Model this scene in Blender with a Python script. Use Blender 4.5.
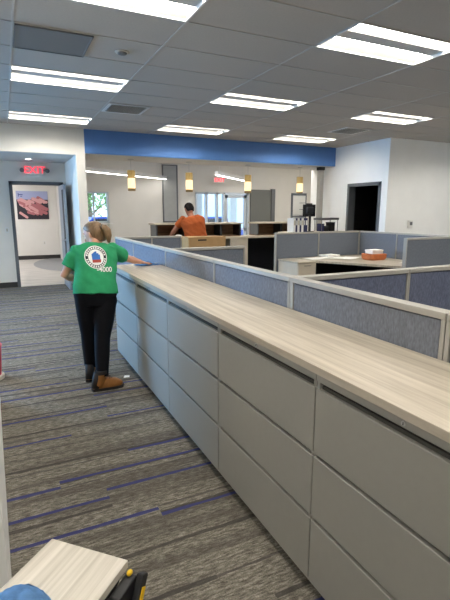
import bpy, bmesh, math, random
from mathutils import Vector, Matrix, noise
from mathutils.bvhtree import BVHTree
random.seed(7)
S = bpy.context.scene
for o in list(bpy.data.objects):
    bpy.data.objects.remove(o)
COL = S.collection

# ------------------------------------------------------------------ camera, world, big lights, exposure
F_PX, PITCH, YAW, CAM_H = 451.0, 11.163, 25.777, 1.60
cd = bpy.data.cameras.new('camera')
cam = bpy.data.objects.new('camera', cd); COL.objects.link(cam)
cd.sensor_fit = 'VERTICAL'; cd.sensor_height = 24.0
cd.lens = 24.0 * F_PX / 600.0
cd.clip_start = 0.02; cd.clip_end = 200
cam.location = (0, 0, CAM_H)
cam.rotation_euler = (math.radians(90 - PITCH), 0, math.radians(-YAW))
S.camera = cam

W = bpy.data.worlds.new('sky'); S.world = W; W.use_nodes = True
wn = W.node_tree
bg = wn.nodes['Background']
bg.inputs[0].default_value = (0.62, 0.80, 1.0, 1)
bg.inputs[1].default_value = 1.7

def area(name, loc, rot, sx, sy, power, color):
    l = bpy.data.lights.new(name, 'AREA'); l.shape = 'RECTANGLE'; l.size = sx; l.size_y = sy
    l.energy = power; l.color = color
    o = bpy.data.objects.new(name, l); COL.objects.link(o); o.location = loc; o.rotation_euler = rot
    return o
R = math.radians
# daylight arriving through the windows of the left wing (they are outside the panes)
dl_ = area('daylight_left_window', (-4.7, 8.8, 1.65), (0, 0, 0), 3.0, 1.7, 175, (0.20, 0.55, 1.0))
dl_.rotation_euler = (Vector((0.9, 4.2, 0.9)) - dl_.location).to_track_quat('-Z', 'Y').to_euler()
dl_.data.spread = R(110)
TROFFER_E = 15.5

S.view_settings.view_transform = 'Standard'
S.view_settings.look = 'None'
S.view_settings.exposure = 1.25
S.view_settings.gamma = 1.0
S.view_settings.use_curve_mapping = False

# ------------------------------------------------------------------ materials
def lin(c):
    out = []
    for v in c[:3]:
        v = v / 255.0
        out.append(v / 12.92 if v <= 0.04045 else ((v + 0.055) / 1.055) ** 2.4)
    return (*out, 1)

def mat(name, rgb, rough=0.6, metal=0.0, spec=0.5, emit=None, estr=0.0, var=0.0, vscale=8.0, vstretch=(1, 1, 1), bump=0.0, bscale=200.0):
    m = bpy.data.materials.new(name); m.use_nodes = True
    nt = m.node_tree; b = nt.nodes['Principled BSDF']
    b.inputs['Base Color'].default_value = lin(rgb)
    b.inputs['Roughness'].default_value = rough
    b.inputs['Metallic'].default_value = metal
    b.inputs['Specular IOR Level'].default_value = spec
    if emit:
        b.inputs['Emission Color'].default_value = lin(emit); b.inputs['Emission Strength'].default_value = estr
    if var or bump:
        tc = nt.nodes.new('ShaderNodeTexCoord'); mp = nt.nodes.new('ShaderNodeMapping')
        mp.inputs['Scale'].default_value = vstretch
        nt.links.new(tc.outputs['Object'], mp.inputs[0])
    if var:
        n = nt.nodes.new('ShaderNodeTexNoise'); n.inputs['Scale'].default_value = vscale; n.inputs['Detail'].default_value = 5
        nt.links.new(mp.outputs[0], n.inputs['Vector'])
        r = nt.nodes.new('ShaderNodeValToRGB')
        c = lin(rgb)
        r.color_ramp.elements[0].position = 0.3; r.color_ramp.elements[1].position = 0.7
        r.color_ramp.elements[0].color = tuple(x * (1 - var) for x in c[:3]) + (1,)
        r.color_ramp.elements[1].color = tuple(min(1, x * (1 + var)) for x in c[:3]) + (1,)
        nt.links.new(n.outputs[0], r.inputs[0]); nt.links.new(r.outputs[0], b.inputs['Base Color'])
    if bump:
        n2 = nt.nodes.new('ShaderNodeTexNoise'); n2.inputs['Scale'].default_value = bscale; n2.inputs['Detail'].default_value = 3
        nt.links.new(tc.outputs['Object'], n2.inputs['Vector'])
        bp = nt.nodes.new('ShaderNodeBump'); bp.inputs['Strength'].default_value = bump; bp.inputs['Distance'].default_value = 0.003
        nt.links.new(n2.outputs[0], bp.inputs['Height']); nt.links.new(bp.outputs[0], b.inputs['Normal'])
    return m

def glass_mat(name, tint=(0.93, 0.97, 1.0), refl=0.08):
    m = bpy.data.materials.new(name); m.use_nodes = True
    nt = m.node_tree; nt.nodes.clear()
    o = nt.nodes.new('ShaderNodeOutputMaterial'); mx = nt.nodes.new('ShaderNodeMixShader')
    t = nt.nodes.new('ShaderNodeBsdfTransparent'); g = nt.nodes.new('ShaderNodeBsdfGlossy')
    t.inputs[0].default_value = (*tint, 1); g.inputs['Roughness'].default_value = 0.03
    mx.inputs[0].default_value = refl
    nt.links.new(t.outputs[0], mx.inputs[1]); nt.links.new(g.outputs[0], mx.inputs[2]); nt.links.new(mx.outputs[0], o.inputs[0])
    return m

def carpet_mat():
    m = bpy.data.materials.new('carpet'); m.use_nodes = True
    nt = m.node_tree; N = nt.nodes; L = nt.links; b = N['Principled BSDF']
    b.inputs['Roughness'].default_value = 0.95; b.inputs['Specular IOR Level'].default_value = 0.15
    geo = N.new('ShaderNodeNewGeometry')
    def nz(scale, stretch, detail=3, off=0.0):
        mp = N.new('ShaderNodeMapping'); mp.inputs['Scale'].default_value = stretch; mp.inputs['Location'].default_value = (off, off * 1.7, 0)
        L.new(geo.outputs['Position'], mp.inputs[0])
        n = N.new('ShaderNodeTexNoise'); n.inputs['Scale'].default_value = scale; n.inputs['Detail'].default_value = detail; n.inputs['Roughness'].default_value = 0.65
        L.new(mp.outputs[0], n.inputs['Vector']); return n.outputs[0]
    def ramp(src, stops):
        r = N.new('ShaderNodeValToRGB'); els = r.color_ramp.elements
        while len(els) < len(stops): els.new(0.5)
        for e, (p, c) in zip(els, stops): e.position = p; e.color = c
        L.new(src, r.inputs[0]); return r.outputs[0]
    def mix(fac, a, bb, mode='MIX'):
        x = N.new('ShaderNodeMix'); x.data_type = 'RGBA'; x.blend_type = mode
        for s, v in ((x.inputs[0], fac), (x.inputs[6], a), (x.inputs[7], bb)):
            if hasattr(v, 'links'): L.new(v, s)
            elif isinstance(v, (int, float)): s.default_value = v
            else: s.default_value = v
        return x.outputs[2]
    def math_(op, a, bb):
        x = N.new('ShaderNodeMath'); x.operation = op
        for s, v in ((x.inputs[0], a), (x.inputs[1], bb)):
            if hasattr(v, 'links'): L.new(v, s)
            else: s.default_value = v
        return x.outputs[0]
    streak = nz(1.0, (20, 80, 1), 4)
    base = ramp(streak, [(0.34, lin((90, 85, 77))), (0.5, lin((126, 121, 111))), (0.66, lin((162, 157, 148)))])
    weave = nz(1.0, (130, 190, 1), 2, 3.0)
    base = mix(0.75, base, ramp(weave, [(0.3, (0.35, 0.34, 0.32, 1)), (0.7, (1.26, 1.24, 1.21, 1))]), 'MULTIPLY')
    # broad bands, each a little darker
    band = nz(1.0, (0.5, 7.5, 1), 2, 11.0)
    base = mix(ramp(band, [(0.50, (0, 0, 0, 1)), (0.62, (0.55, 0.55, 0.55, 1))]), base, lin((72, 68, 62)))
    # plank rows 0.25 m deep; each plank has its own accent lines, blue or charcoal, slightly ragged
    sx = N.new('ShaderNodeSeparateXYZ'); L.new(geo.outputs['Position'], sx.inputs[0])
    wob = math_('MULTIPLY', math_('SUBTRACT', nz(1.0, (3, 30, 1), 3, 5.0), 0.5), 0.10)
    ry = math_('DIVIDE', sx.outputs[1], 0.25); row = math_('FLOOR', ry, 0.0)
    fy = math_('ADD', math_('FRACT', ry, 0.0), wob)
    def white(a, bb):
        w = N.new('ShaderNodeTexWhiteNoise'); w.noise_dimensions = '2D'
        c = N.new('ShaderNodeCombineXYZ')
        for sck, v in ((c.inputs[0], a), (c.inputs[1], bb)):
            if hasattr(v, 'links'): L.new(v, sck)
            else: sck.default_value = v
        L.new(c.outputs[0], w.inputs['Vector']); return w.outputs['Value']
    px = math_('ADD', sx.outputs[0], white(row, 3.3)); col = math_('FLOOR', px, 0.0)
    def line(seed, half, thr):
        pos = math_('ADD', math_('MULTIPLY', white(row, math_('ADD', col, seed)), 0.8), 0.1)
        d = math_('ABSOLUTE', math_('SUBTRACT', fy, pos), 0.0)
        on = math_('GREATER_THAN', white(math_('ADD', row, seed * 2.0), col), thr)
        return math_('MULTIPLY', math_('LESS_THAN', d, half), on)
    base = mix(math_('MULTIPLY', line(7.0, 0.05, 0.30), 0.8), base, lin((66, 62, 60)))
    base = mix(math_('MULTIPLY', line(19.0, 0.022, 0.3), 0.7), base, lin((74, 70, 68)))
    base = mix(math_('MULTIPLY', line(31.0, 0.050, 0.40), 0.9), base, lin((58, 62, 112)))
    L.new(base, b.inputs['Base Color'])
    bp = N.new('ShaderNodeBump'); bp.inputs['Strength'].default_value = 0.5; bp.inputs['Distance'].default_value = 0.004
    L.new(weave, bp.inputs['Height']); L.new(bp.outputs[0], b.inputs['Normal'])
    return m

def wood_mat(name, lo, hi, stretch, rough=0.42):
    m = bpy.data.materials.new(name); m.use_nodes = True
    nt = m.node_tree; N = nt.nodes; L = nt.links; b = N['Principled BSDF']
    b.inputs['Roughness'].default_value = rough
    tc = N.new('ShaderNodeTexCoord'); mp = N.new('ShaderNodeMapping'); mp.inputs['Scale'].default_value = stretch
    L.new(tc.outputs['Object'], mp.inputs[0])
    n = N.new('ShaderNodeTexNoise'); n.inputs['Scale'].default_value = 1.0; n.inputs['Detail'].default_value = 7; n.inputs['Roughness'].default_value = 0.6
    n.inputs['Distortion'].default_value = 0.3
    L.new(mp.outputs[0], n.inputs['Vector'])
    r = N.new('ShaderNodeValToRGB'); e = r.color_ramp.elements
    e[0].position = 0.36; e[0].color = lin(lo); e[1].position = 0.64; e[1].color = lin(hi)
    L.new(n.outputs[0], r.inputs[0]); L.new(r.outputs[0], b.inputs['Base Color'])
    return m

M = {}
M['wall'] = mat('wall_paint', (238, 234, 226), 0.75, var=0.02, vscale=3, bump=0.05)
M['wall_cool'] = mat('wall_paint_right', (246, 246, 244), 0.75, var=0.02, vscale=3, bump=0.05)
M['wall_cream'] = mat('wall_paint_reception', (230, 227, 220), 0.75, var=0.02, vscale=3, bump=0.05)
M['blue_paint'] = mat('blue_paint', (84, 130, 196), 0.6, var=0.04, vscale=4)
M['ceil_tile'] = mat('ceiling_tile', (184, 177, 168), 0.95, var=0.04, vscale=60, bump=0.25, bscale=160)
M['ceil_white'] = mat('ceiling_paint', (214, 212, 208), 0.9, var=0.02)
M['grid'] = mat('ceiling_grid', (182, 178, 172), 0.45)
M['carpet'] = carpet_mat()
M['vinyl'] = wood_mat('hall_vinyl', (186, 180, 170), (214, 208, 198), (1.2, 9, 1), 0.5)
M['vinyl_grey'] = mat('hall_vinyl_grey', (150, 150, 150), 0.5, var=0.06)
M['tile'] = mat('reception_floor', (150, 146, 140), 0.6, var=0.05)
M['base'] = mat('baseboard_rubber', (58, 55, 53), 0.6)
M['frame_grey'] = mat('door_frame_grey', (104, 107, 110), 0.45)
M['leaf_grey'] = mat('door_leaf_grey', (150, 158, 166), 0.4)
M['leaf_green'] = mat('door_leaf_greygreen', (112, 114, 110), 0.5)
M['steel'] = mat('brushed_steel', (190, 190, 190), 0.3, 1.0)
M['dark'] = mat('dark_plastic', (28, 28, 30), 0.5)
M['black'] = mat('black', (14, 14, 15), 0.7)
M['navy_dark'] = mat('dark_navy_panel', (24, 27, 38), 0.7)
M['dark_room'] = mat('dark_room_paint', (62, 60, 58), 0.9)  # dark colour stands in for the lack of light beyond the doorway
M['cab'] = mat('cabinet_metal', (152, 150, 143), 0.42, var=0.015, vscale=30, bump=0.04, bscale=500)
M['cab_dark'] = mat('cabinet_shadow_gap', (66, 64, 60), 0.6)  # dark colour stands in for shade inside the drawer gaps
M['top'] = wood_mat('laminate_top', (166, 155, 138), (197, 187, 171), (34, 1.4, 10), 0.38)
M['topx'] = wood_mat('laminate_top_across', (160, 150, 133), (188, 178, 160), (1.4, 34, 10), 0.4)
M['board'] = wood_mat('laminate_board', (178, 171, 157), (208, 201, 189), (1.2, 42, 10), 0.4)
M['cubby'] = wood_mat('cubby_wood', (96, 72, 48), (134, 104, 74), (3, 3, 30), 0.5)
M['cream_lam'] = mat('cream_laminate', (196, 186, 168), 0.5, var=0.03)
M['fabric'] = mat('partition_fabric', (120, 124, 134), 0.95, spec=0.1, var=0.20, vscale=1.0, vstretch=(140, 140, 45), bump=0.4, bscale=350)
M['fabric_blue'] = mat('partition_fabric_blue', (98, 104, 124), 0.95, spec=0.1, var=0.28, vscale=1.0, vstretch=(140, 140, 45), bump=0.4, bscale=350)
M['fabric_far'] = mat('partition_fabric_grey', (112, 118, 128), 0.95, spec=0.1, var=0.16, vscale=1.0, vstretch=(120, 120, 40), bump=0.3, bscale=350)
M['trim'] = mat('partition_trim', (166, 163, 156), 0.4)
M['lens'] = mat('lamp_lens', (250, 248, 240), 0.5, emit=(255, 250, 240), estr=TROFFER_E)
M['lens_hall'] = mat('hall_lens', (250, 248, 240), 0.5, emit=(248, 249, 255), estr=17.0)
M['lens_rec'] = mat('reception_lens', (250, 248, 240), 0.5, emit=(255, 250, 242), estr=6.2)
M['lens_lin'] = mat('linear_lens', (250, 248, 240), 0.5, emit=(255, 250, 242), estr=5.0)
M['fixture'] = mat('fixture_white', (226, 225, 222), 0.45)
M['housing'] = mat('lamp_housing', (205, 203, 199), 0.6)
M['vent'] = mat('vent_grey', (118, 118, 118), 0.6)
M['vent_dark'] = mat('vent_dark', (104, 104, 104), 0.7)
M['amber'] = mat('pendant_amber', (150, 132, 84), 0.35, emit=(255, 206, 120), estr=0.10, var=0.12, vscale=30)
M['glow'] = mat('pendant_glow', (226, 206, 160), 0.4, emit=(255, 222, 160), estr=0.6)
M['brass'] = mat('pendant_metal', (150, 128, 86), 0.4, 0.6)
M['glass'] = glass_mat('window_glass')
M['glass_board'] = mat('frosted_board', (172, 174, 172), 0.3, var=0.05, vscale=6)
M['alu'] = mat('storefront_alu', (206, 214, 220), 0.4)
M['white'] = mat('white_plastic', (236, 235, 231), 0.5)
M['paper'] = mat('paper', (236, 234, 228), 0.8)
M['red_glow'] = mat('exit_red', (230, 60, 70), 0.5, emit=(240, 60, 76), estr=0.8)
M['card'] = mat('cardboard', (176, 142, 98), 0.85, var=0.06, vscale=14)
M['tape'] = mat('packing_tape', (196, 166, 120), 0.3)
M['binder'] = mat('navy_binder', (32, 36, 84), 0.5)
M['skin'] = mat('skin', (204, 150, 122), 0.55, var=0.04, vscale=12)
M['skin_man'] = mat('skin_man', (176, 118, 92), 0.55, var=0.04, vscale=12)
M['hair'] = mat('hair_dark_blonde', (122, 94, 64), 0.5, var=0.35, vscale=1, vstretch=(60, 60, 14), bump=0.6, bscale=160)
M['hair_dark'] = mat('hair_black', (24, 19, 18), 0.8, spec=0.2, var=0.2, vscale=60, bump=0.6, bscale=220)
M['green'] = mat('green_tshirt', (50, 148, 100), 0.85, spec=0.15, var=0.08, vscale=14, bump=0.25, bscale=60)
M['orange'] = mat('orange_tshirt', (172, 88, 46), 0.85, spec=0.15, var=0.08, vscale=14, bump=0.25, bscale=60)
M['trousers'] = mat('black_trousers', (22, 22, 26), 0.85, spec=0.15, var=0.1, vscale=20, bump=0.3, bscale=60)
M['denim'] = mat('denim', (62, 74, 98), 0.9, var=0.12, vscale=60)
M['boot'] = mat('tan_boot_leather', (150, 98, 42), 0.6, var=0.15, vscale=22)
M['sole'] = mat('boot_sole', (34, 28, 25), 0.7)
M['lace'] = mat('boot_lace', (66, 50, 36), 0.8)
M['sock'] = mat('grey_sock', (120, 120, 122), 0.9)
M['bluecloth'] = mat('blue_cloth', (116, 162, 212), 0.95, spec=0.1, var=0.12, vscale=50, bump=0.5, bscale=120)
M['logo_white'] = mat('shirt_print_white', (238, 240, 238), 0.8)
M['logo_black'] = mat('shirt_print_black', (32, 40, 48), 0.8)
M['logo_blue'] = mat('shirt_print_blue', (52, 110, 190), 0.8)
M['logo_red'] = mat('shirt_print_red', (176, 74, 62), 0.8)
M['yellow'] = mat('yellow_plastic', (236, 192, 32), 0.45)
M['red'] = mat('red_plastic', (172, 30, 48), 0.45)
M['orange_pad'] = mat('orange_brown_basket', (198, 112, 62), 0.7, var=0.12, vscale=30)
M['leafg'] = mat('tree_leaf', (132, 170, 96), 0.8, var=0.3, vscale=4)
M['bark'] = mat('bark', (120, 104, 88), 0.9, var=0.2, vscale=14)
M['concrete'] = mat('pale_concrete', (196, 198, 198), 0.9, var=0.05)
M['facade'] = mat('pale_facade', (206, 216, 228), 0.7, var=0.05)
M['carblue'] = mat('blue_car_paint', (44, 84, 178), 0.3)
M['poster_dark'] = mat('poster_dark', (48, 42, 52), 0.5)
M['poster_sky'] = mat('poster_pale', (170, 178, 214), 0.5)
M['poster_pinks'] = mat('poster_pink', (222, 166, 164), 0.5)
M['poster_pinkd'] = mat('poster_rose', (186, 112, 116), 0.5)
M['poster_blue'] = mat('poster_blue', (60, 70, 140), 0.5)
M['eye'] = mat('eye_white', (235, 232, 228), 0.2)
M['iris'] = mat('iris_brown', (60, 42, 30), 0.2)
M['lip'] = mat('lips', (176, 104, 98), 0.5)

# ------------------------------------------------------------------ mesh helpers
class MB:
    def __init__(self): self.bm = bmesh.new()
    def box(self, x0, x1, y0, y1, z0, z1, bevel=0.0, mi=0):
        ret = bmesh.ops.create_cube(self.bm, size=1.0)
        vs = ret['verts']
        for v in vs:
            v.co = Vector((x0 + (v.co.x + .5) * (x1 - x0), y0 + (v.co.y + .5) * (y1 - y0), z0 + (v.co.z + .5) * (z1 - z0)))
        fs = {f for v in vs for f in v.link_faces}
        for f in fs: f.material_index = mi
        if bevel:
            es = {e for v in vs for e in v.link_edges}
            bmesh.ops.bevel(self.bm, geom=list(es), offset=bevel, segments=2, affect='EDGES', profile=0.5)
        return self
    def obox(self, c, size, rot, bevel=0.0):      # oriented box, rot = Matrix 3x3
        ret = bmesh.ops.create_cube(self.bm, size=1.0); vs = ret['verts']
        for v in vs: v.co = Vector(c) + rot @ Vector((v.co.x * size[0], v.co.y * size[1], v.co.z * size[2]))
        if bevel:
            es = {e for v in vs for e in v.link_edges}
            bmesh.ops.bevel(self.bm, geom=list(es), offset=bevel, segments=2, affect='EDGES', profile=0.5)
        return self
    def ring(self, pts): return [self.bm.verts.new(p) for p in pts]
    def skinrings(self, rings, cap=True):
        rs = [self.ring(r) for r in rings]
        n = len(rs[0])
        for a, b in zip(rs, rs[1:]):
            for i in range(n):
                self.bm.faces.new((a[i], a[(i + 1) % n], b[(i + 1) % n], b[i]))
        if cap:
            self.bm.faces.new(list(reversed(rs[0]))); self.bm.faces.new(rs[-1])
        return self
    def cyl(self, p0, p1, r0, r1=None, seg=16):
        return self.tube([p0, p1], [r0, r0 if r1 is None else r1], seg)
    def tube(self, pts, rad, seg=12, flat=1.0, up=None, round_caps=False):
        pts = [Vector(p) for p in pts]
        if not isinstance(rad, (list, tuple)): rad = [rad] * len(pts)
        rings = []
        n = len(pts)
        tang = []
        for i in range(n):
            t = (pts[min(i + 1, n - 1)] - pts[max(i - 1, 0)]); tang.append(t.normalized())
        ref = Vector(up) if up else (Vector((0, 0, 1)) if abs(tang[0].z) < 0.9 else Vector((0, 1, 0)))
        seq = [(pts[i], tang[i], rad[i]) for i in range(n)]
        if round_caps:
            pre = [(pts[0] - tang[0] * rad[0] * math.cos(a), tang[0], rad[0] * math.sin(a)) for a in (0.25, 0.75, 1.2)]
            post = [(pts[-1] + tang[-1] * rad[-1] * math.cos(a), tang[-1], rad[-1] * math.sin(a)) for a in (1.2, 0.75, 0.25)]
            seq = pre + seq + post
        prev = None
        for p, t, r in seq:
            base = prev if prev is not None else ref
            u = base - t * base.dot(t)
            if u.length < 1e-4: u = t.orthogonal()
            u.normalize(); v = t.cross(u); prev = u
            rings.append([p + u * (r * flat * math.cos(2 * math.pi * k / seg)) + v * (r * math.sin(2 * math.pi * k / seg)) for k in range(seg)])
        return self.skinrings(rings)
    def ellrings(self, secs, seg=20):             # secs: (centre, half-width vector, half-depth vector)
        return self.skinrings([[Vector(c) + Vector(a) * math.cos(2 * math.pi * k / seg) + Vector(b) * math.sin(2 * math.pi * k / seg) for k in range(seg)] for c, a, b in secs])
    def ball(self, c, r, seg=16, squash=(1, 1, 1), rot=None):
        ret = bmesh.ops.create_uvsphere(self.bm, u_segments=seg, v_segments=max(6, seg // 2 + 2), radius=1.0)
        for v in ret['verts']:
            p = Vector((v.co.x * r * squash[0], v.co.y * r * squash[1], v.co.z * r * squash[2]))
            v.co = Vector(c) + (rot @ p if rot else p)
        return self
    def prism(self, poly, z0, z1, mi=0):
        a = [self.bm.verts.new((x, y, z0)) for x, y in poly]; b = [self.bm.verts.new((x, y, z1)) for x, y in poly]
        n = len(poly)
        fs = [self.bm.faces.new(list(reversed(a))), self.bm.faces.new(b)]
        for i in range(n): fs.append(self.bm.faces.new((a[i], a[(i + 1) % n], b[(i + 1) % n], b[i])))
        for f in fs: f.material_index = mi
        return self
    def quad(self, *pts):
        self.bm.faces.new([self.bm.verts.new(p) for p in pts]); return self
    def lathe(self, prof, c=(0, 0, 0), seg=24):
        rings = [[(c[0] + r * math.cos(2 * math.pi * k / seg), c[1] + r * math.sin(2 * math.pi * k / seg), c[2] + z) for k in range(seg)] for r, z in prof]
        return self.skinrings(rings)
    def build(self, name, m, parent=None, world=True, smooth=False):
        me = bpy.data.meshes.new(name)
        bmesh.ops.recalc_face_normals(self.bm, faces=self.bm.faces)
        self.bm.to_mesh(me); self.bm.free()
        return link_mesh(name, me, m, parent, world, smooth)

def parent_matrix(o):
    m = Matrix.Identity(4)
    while o is not None:
        m = Matrix.LocRotScale(o.location, o.rotation_euler, o.scale) @ m
        o = o.parent
    return m

def link_mesh(name, me, m, parent=None, world=True, smooth=False):
    for x in (m if isinstance(m, (list, tuple)) else [m]): me.materials.append(x)
    if smooth:
        for p in me.polygons: p.use_smooth = True
    o = bpy.data.objects.new(name, me); COL.objects.link(o)
    if parent is not None:
        if world: me.transform(parent_matrix(parent).inverted())
        o.parent = parent
    return o

def tag(o, label, cat, group=None, kind=None):
    o['label'] = label; o['category'] = cat
    if group: o['group'] = group
    if kind: o['kind'] = kind
    return o
def thing(name, label, cat, loc, group=None, rotz=0.0):
    o = bpy.data.objects.new(name, None); COL.objects.link(o); o.location = loc; o.rotation_euler = (0, 0, rotz)
    o.empty_display_size = 0.1
    return tag(o, label, cat, group)
def struct(o):
    o['kind'] = 'structure'; return o
def sroot(name, loc):
    o = bpy.data.objects.new(name, None); COL.objects.link(o); o.location = loc; o.empty_display_size = 0.1
    return struct(o)
def dup(root, loc, label, rotz=None):
    r = root.copy(); COL.objects.link(r); r.location = loc; r['label'] = label
    if rotz is not None: r.rotation_euler = (0, 0, rotz)
    for ch in list(root.children):
        c = ch.copy(); COL.objects.link(c); c.parent = r
        for g in list(ch.children):
            d = g.copy(); COL.objects.link(d); d.parent = c
    return r

def remeshed(mb, name, m, parent, voxel=0.008, smooth_it=3):
    me = bpy.data.meshes.new(name + '_raw')
    bmesh.ops.recalc_face_normals(mb.bm, faces=mb.bm.faces)
    mb.bm.to_mesh(me); mb.bm.free()
    t = bpy.data.objects.new(name + '_raw', me); COL.objects.link(t)
    md = t.modifiers.new('r', 'REMESH'); md.mode = 'VOXEL'; md.voxel_size = voxel
    if smooth_it:
        sm = t.modifiers.new('s', 'SMOOTH'); sm.iterations = smooth_it; sm.factor = 0.5
    dg = bpy.context.evaluated_depsgraph_get(); dg.update()
    new = bpy.data.meshes.new_from_object(t.evaluated_get(dg))
    bpy.data.objects.remove(t); bpy.data.meshes.remove(me)
    new.name = name
    return link_mesh(name, new, m, parent, True, True)

# ------------------------------------------------------------------ the setting
CEIL = 3.05
struct(MB().box(-4.2, 10.1, -3.6, 10.55, -0.10, 0.0).build('floor', M['carpet']))
struct(MB().box(-2.5, 1.66, 10.55, 16.6, -0.10, 0.0).build('floor_hall', M['vinyl']))
ov = [(1.75 + 1.05 * math.cos(a), 14.7 + 2.0 * math.sin(a)) for a in [2 * math.pi * k / 48 for k in range(48)]]
ov = [(min(x, 1.655), y) for x, y in ov]
struct(MB().prism(ov, 0.0, 0.004).build('floor_oval', M['vinyl_grey']))
struct(MB().box(1.66, 10.1, 10.55, 13.2, -0.10, 0.0).build('floor_reception', M['tile']))

XB = [-4.71 + 1.225 * k for k in range(13)]                 # tile columns
YB = [3.62 + 0.59 * k for k in range(-12, 10)]              # tile rows
YB = [y for y in YB if y < 8.7] + [8.82]
TROF = [(x, y) for x in (-2.26, 0.19, 2.64, 5.09, 7.54) for y in (-1.69, 0.67, 3.03, 5.39, 7.75) if not (x > 7 and y > 7)]
mb = MB()
for xa, xb in zip(XB, XB[1:]):
    for ya, yb in zip(YB, YB[1:]):
        if any(abs(xa - x) < .05 and abs(ya - y) < .05 for x, y in TROF): continue
        mb.box(xa, xb, ya, yb, CEIL, CEIL + .02)
ceil = struct(mb.build('ceiling', M['ceil_tile']))
mb = MB()
for y in YB[1:-1]: mb.box(XB[0], XB[-1], y - .009, y + .009, CEIL - .004, CEIL + .001)
for x in XB[1:-1]: mb.box(x - .009, x + .009, YB[0], YB[-1], CEIL - .0045, CEIL + .001)
mb.build('ceiling_grid', M['grid'], ceil)
struct(MB().box(-4.8, 10.1, -3.7, 17, CEIL + .25, CEIL + .3).build('ceiling_deck', M['ceil_white']))
struct(MB().box(1.43, 10.1, 9.7, 13.1, CEIL, CEIL + .05).build('ceiling_reception', M['ceil_white']))
struct(MB().box(-2.5, 1.66, 10.7, 16.6, 2.75, 2.80).build('ceiling_hall', M['ceil_white']))
struct(MB().box(-4.0, 1.27, 8.95, 10.55, 2.60, 2.65).build('ceiling_alcove', M['ceil_white']))

# left wing with its two windows
WL = -4.0
mb = MB()
ywin = [(7.1, 8.65), (9.0, 10.4)]
mb.box(WL - .15, WL, -3.6, 10.7, 0, .85); mb.box(WL - .15, WL, -3.6, 10.7, 2.5, 3.3)
mb.box(WL - .15, WL, -3.6, ywin[0][0], .85, 2.5); mb.box(WL - .15, WL, ywin[0][1], ywin[1][0], .85, 2.5); mb.box(WL - .15, WL, ywin[1][1], 10.7, .85, 2.5)
struct(mb.build('wall_left', M['wall']))
for i, (a, b) in enumerate(ywin):
    w = sroot('window_%d' % (i + 2), (WL, (a + b) / 2, .85))
    m_ = MB()
    m_.box(WL - .11, WL - .04, a, a + .05, .85, 2.5).box(WL - .11, WL - .04, b - .05, b, .85, 2.5)
    m_.box(WL - .11, WL - .04, a, b, .85, .90).box(WL - .11, WL - .04, a, b, 2.45, 2.5).box(WL - .11, WL - .04, (a + b) / 2 - .025, (a + b) / 2 + .025, .85, 2.5)
    m_.build('window_frame', M['alu'], w)
    MB().box(WL - .08, WL - .074, a + .05, b - .05, .9, 2.45).build('pane', M['glass'], w)
    MB().box(WL - .02, WL + .10, a - .05, b + .05, .82, .85).build('window_sill', M['white'], w)
struct(MB().box(-4.2, 10.1, -3.7, -3.55, 0, 3.3).build('wall_behind', M['wall']))
struct(MB().box(9.95, 10.1, -3.6, 7.28, 0, 3.3).build('wall_far_right', M['wall_cool']))
# short wall beside the camera
struct(MB().prism([(-.093, 1.6), (-.158, 4.10), (-.30, 4.10), (-.24, 1.6)], 0, CEIL).build('wall_stub', M['white']))

# header over the alcove, column, alcove walls, soffit
struct(MB().box(-4.2, 1.43, 8.82, 8.95, 2.60, CEIL + .25).build('wall_header', M['wall']))
struct(MB().box(1.27, 1.43, 8.821, 10.70, 0, CEIL + .25).build('wall_column', M['wall']))
mb = MB()
mb.box(-4.2, .17, 10.55, 10.70, 0, 2.8); mb.box(.17, 1.19, 10.55, 10.70, 2.18, 2.8); mb.box(1.19, 1.27, 10.55, 10.70, 0, 2.8)
struct(mb.build('wall_alcove', M['wall']))
struct(MB().box(-4.0, .17, 10.535, 10.55, 0, .11).build('baseboard_alcove', M['base']))
mb = MB()
mb.box(1.432, 7.15, 8.822, 9.70, 2.632, CEIL + .25)
so = struct(mb.build('wall_soffit', M['blue_paint']))
MB().box(1.434, 7.148, 8.85, 9.698, 2.62, 2.633).build('soffit_underside', M['ceil_white'], so)
# hallway beyond the door
struct(MB().box(-2.5, 1.66, 16.5, 16.6, 0, 2.8).build('wall_hall_end', M['wall']))
struct(MB().box(-2.5, 1.66, 16.485, 16.5, 0, .13).build('baseboard_hall', M['base']))
struct(MB().box(-2.6, -2.5, 10.6, 16.6, 0, 2.8).build('wall_hall_left', M['wall']))
struct(MB().box(1.66, 1.72, 10.70, 16.6, 0, CEIL + .25).build('wall_hall_right', M['wall_cream']))
struct(MB().box(1.431, 1.72, 10.60, 10.699, 0, CEIL + .25).build('wall_hall_return', M['wall_cream']))

# door 1: frame in the alcove wall, leaf swung open against the column
d1 = sroot('door_1', (.68, 10.55, 0))
mb = MB()
for yo in (10.52,):
    mb.box(.15, .215, yo, 10.72, 0, 2.20); mb.box(1.145, 1.21, yo, 10.72, 0, 2.20); mb.box(.15, 1.21, yo, 10.72, 2.14, 2.205)
mb.build('door_frame', M['frame_grey'], d1)
ang = R(-86)
rot = Matrix.Rotation(ang, 3, 'Z')
hinge = Vector((1.15, 10.50, 0))
def dl(u, v, z):                          # u along the leaf from the hinge, v through it
    return hinge + Matrix.Rotation(R(-90), 3, 'Z') @ Vector((u, 0, 0)) + Vector((v, 0, 0)) + Vector((0, 0, z))
leaf = MB().box(1.105, 1.15, 9.63, 10.50, .01, 2.12, .003).build('door_leaf', M['leaf_grey'], d1)
MB().box(1.0985, 1.1052, 9.70, 9.92, .22, 2.02).build('vision_panel', M['dark'], leaf)
mb = MB(); mb.cyl((1.105, 9.69, 1.02), (1.03, 9.69, 1.02), .011).cyl((1.035, 9.69, 1.02), (1.035, 9.83, 1.02), .010).cyl((1.1045, 9.69, 1.02), (1.095, 9.69, 1.02), .028)
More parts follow.
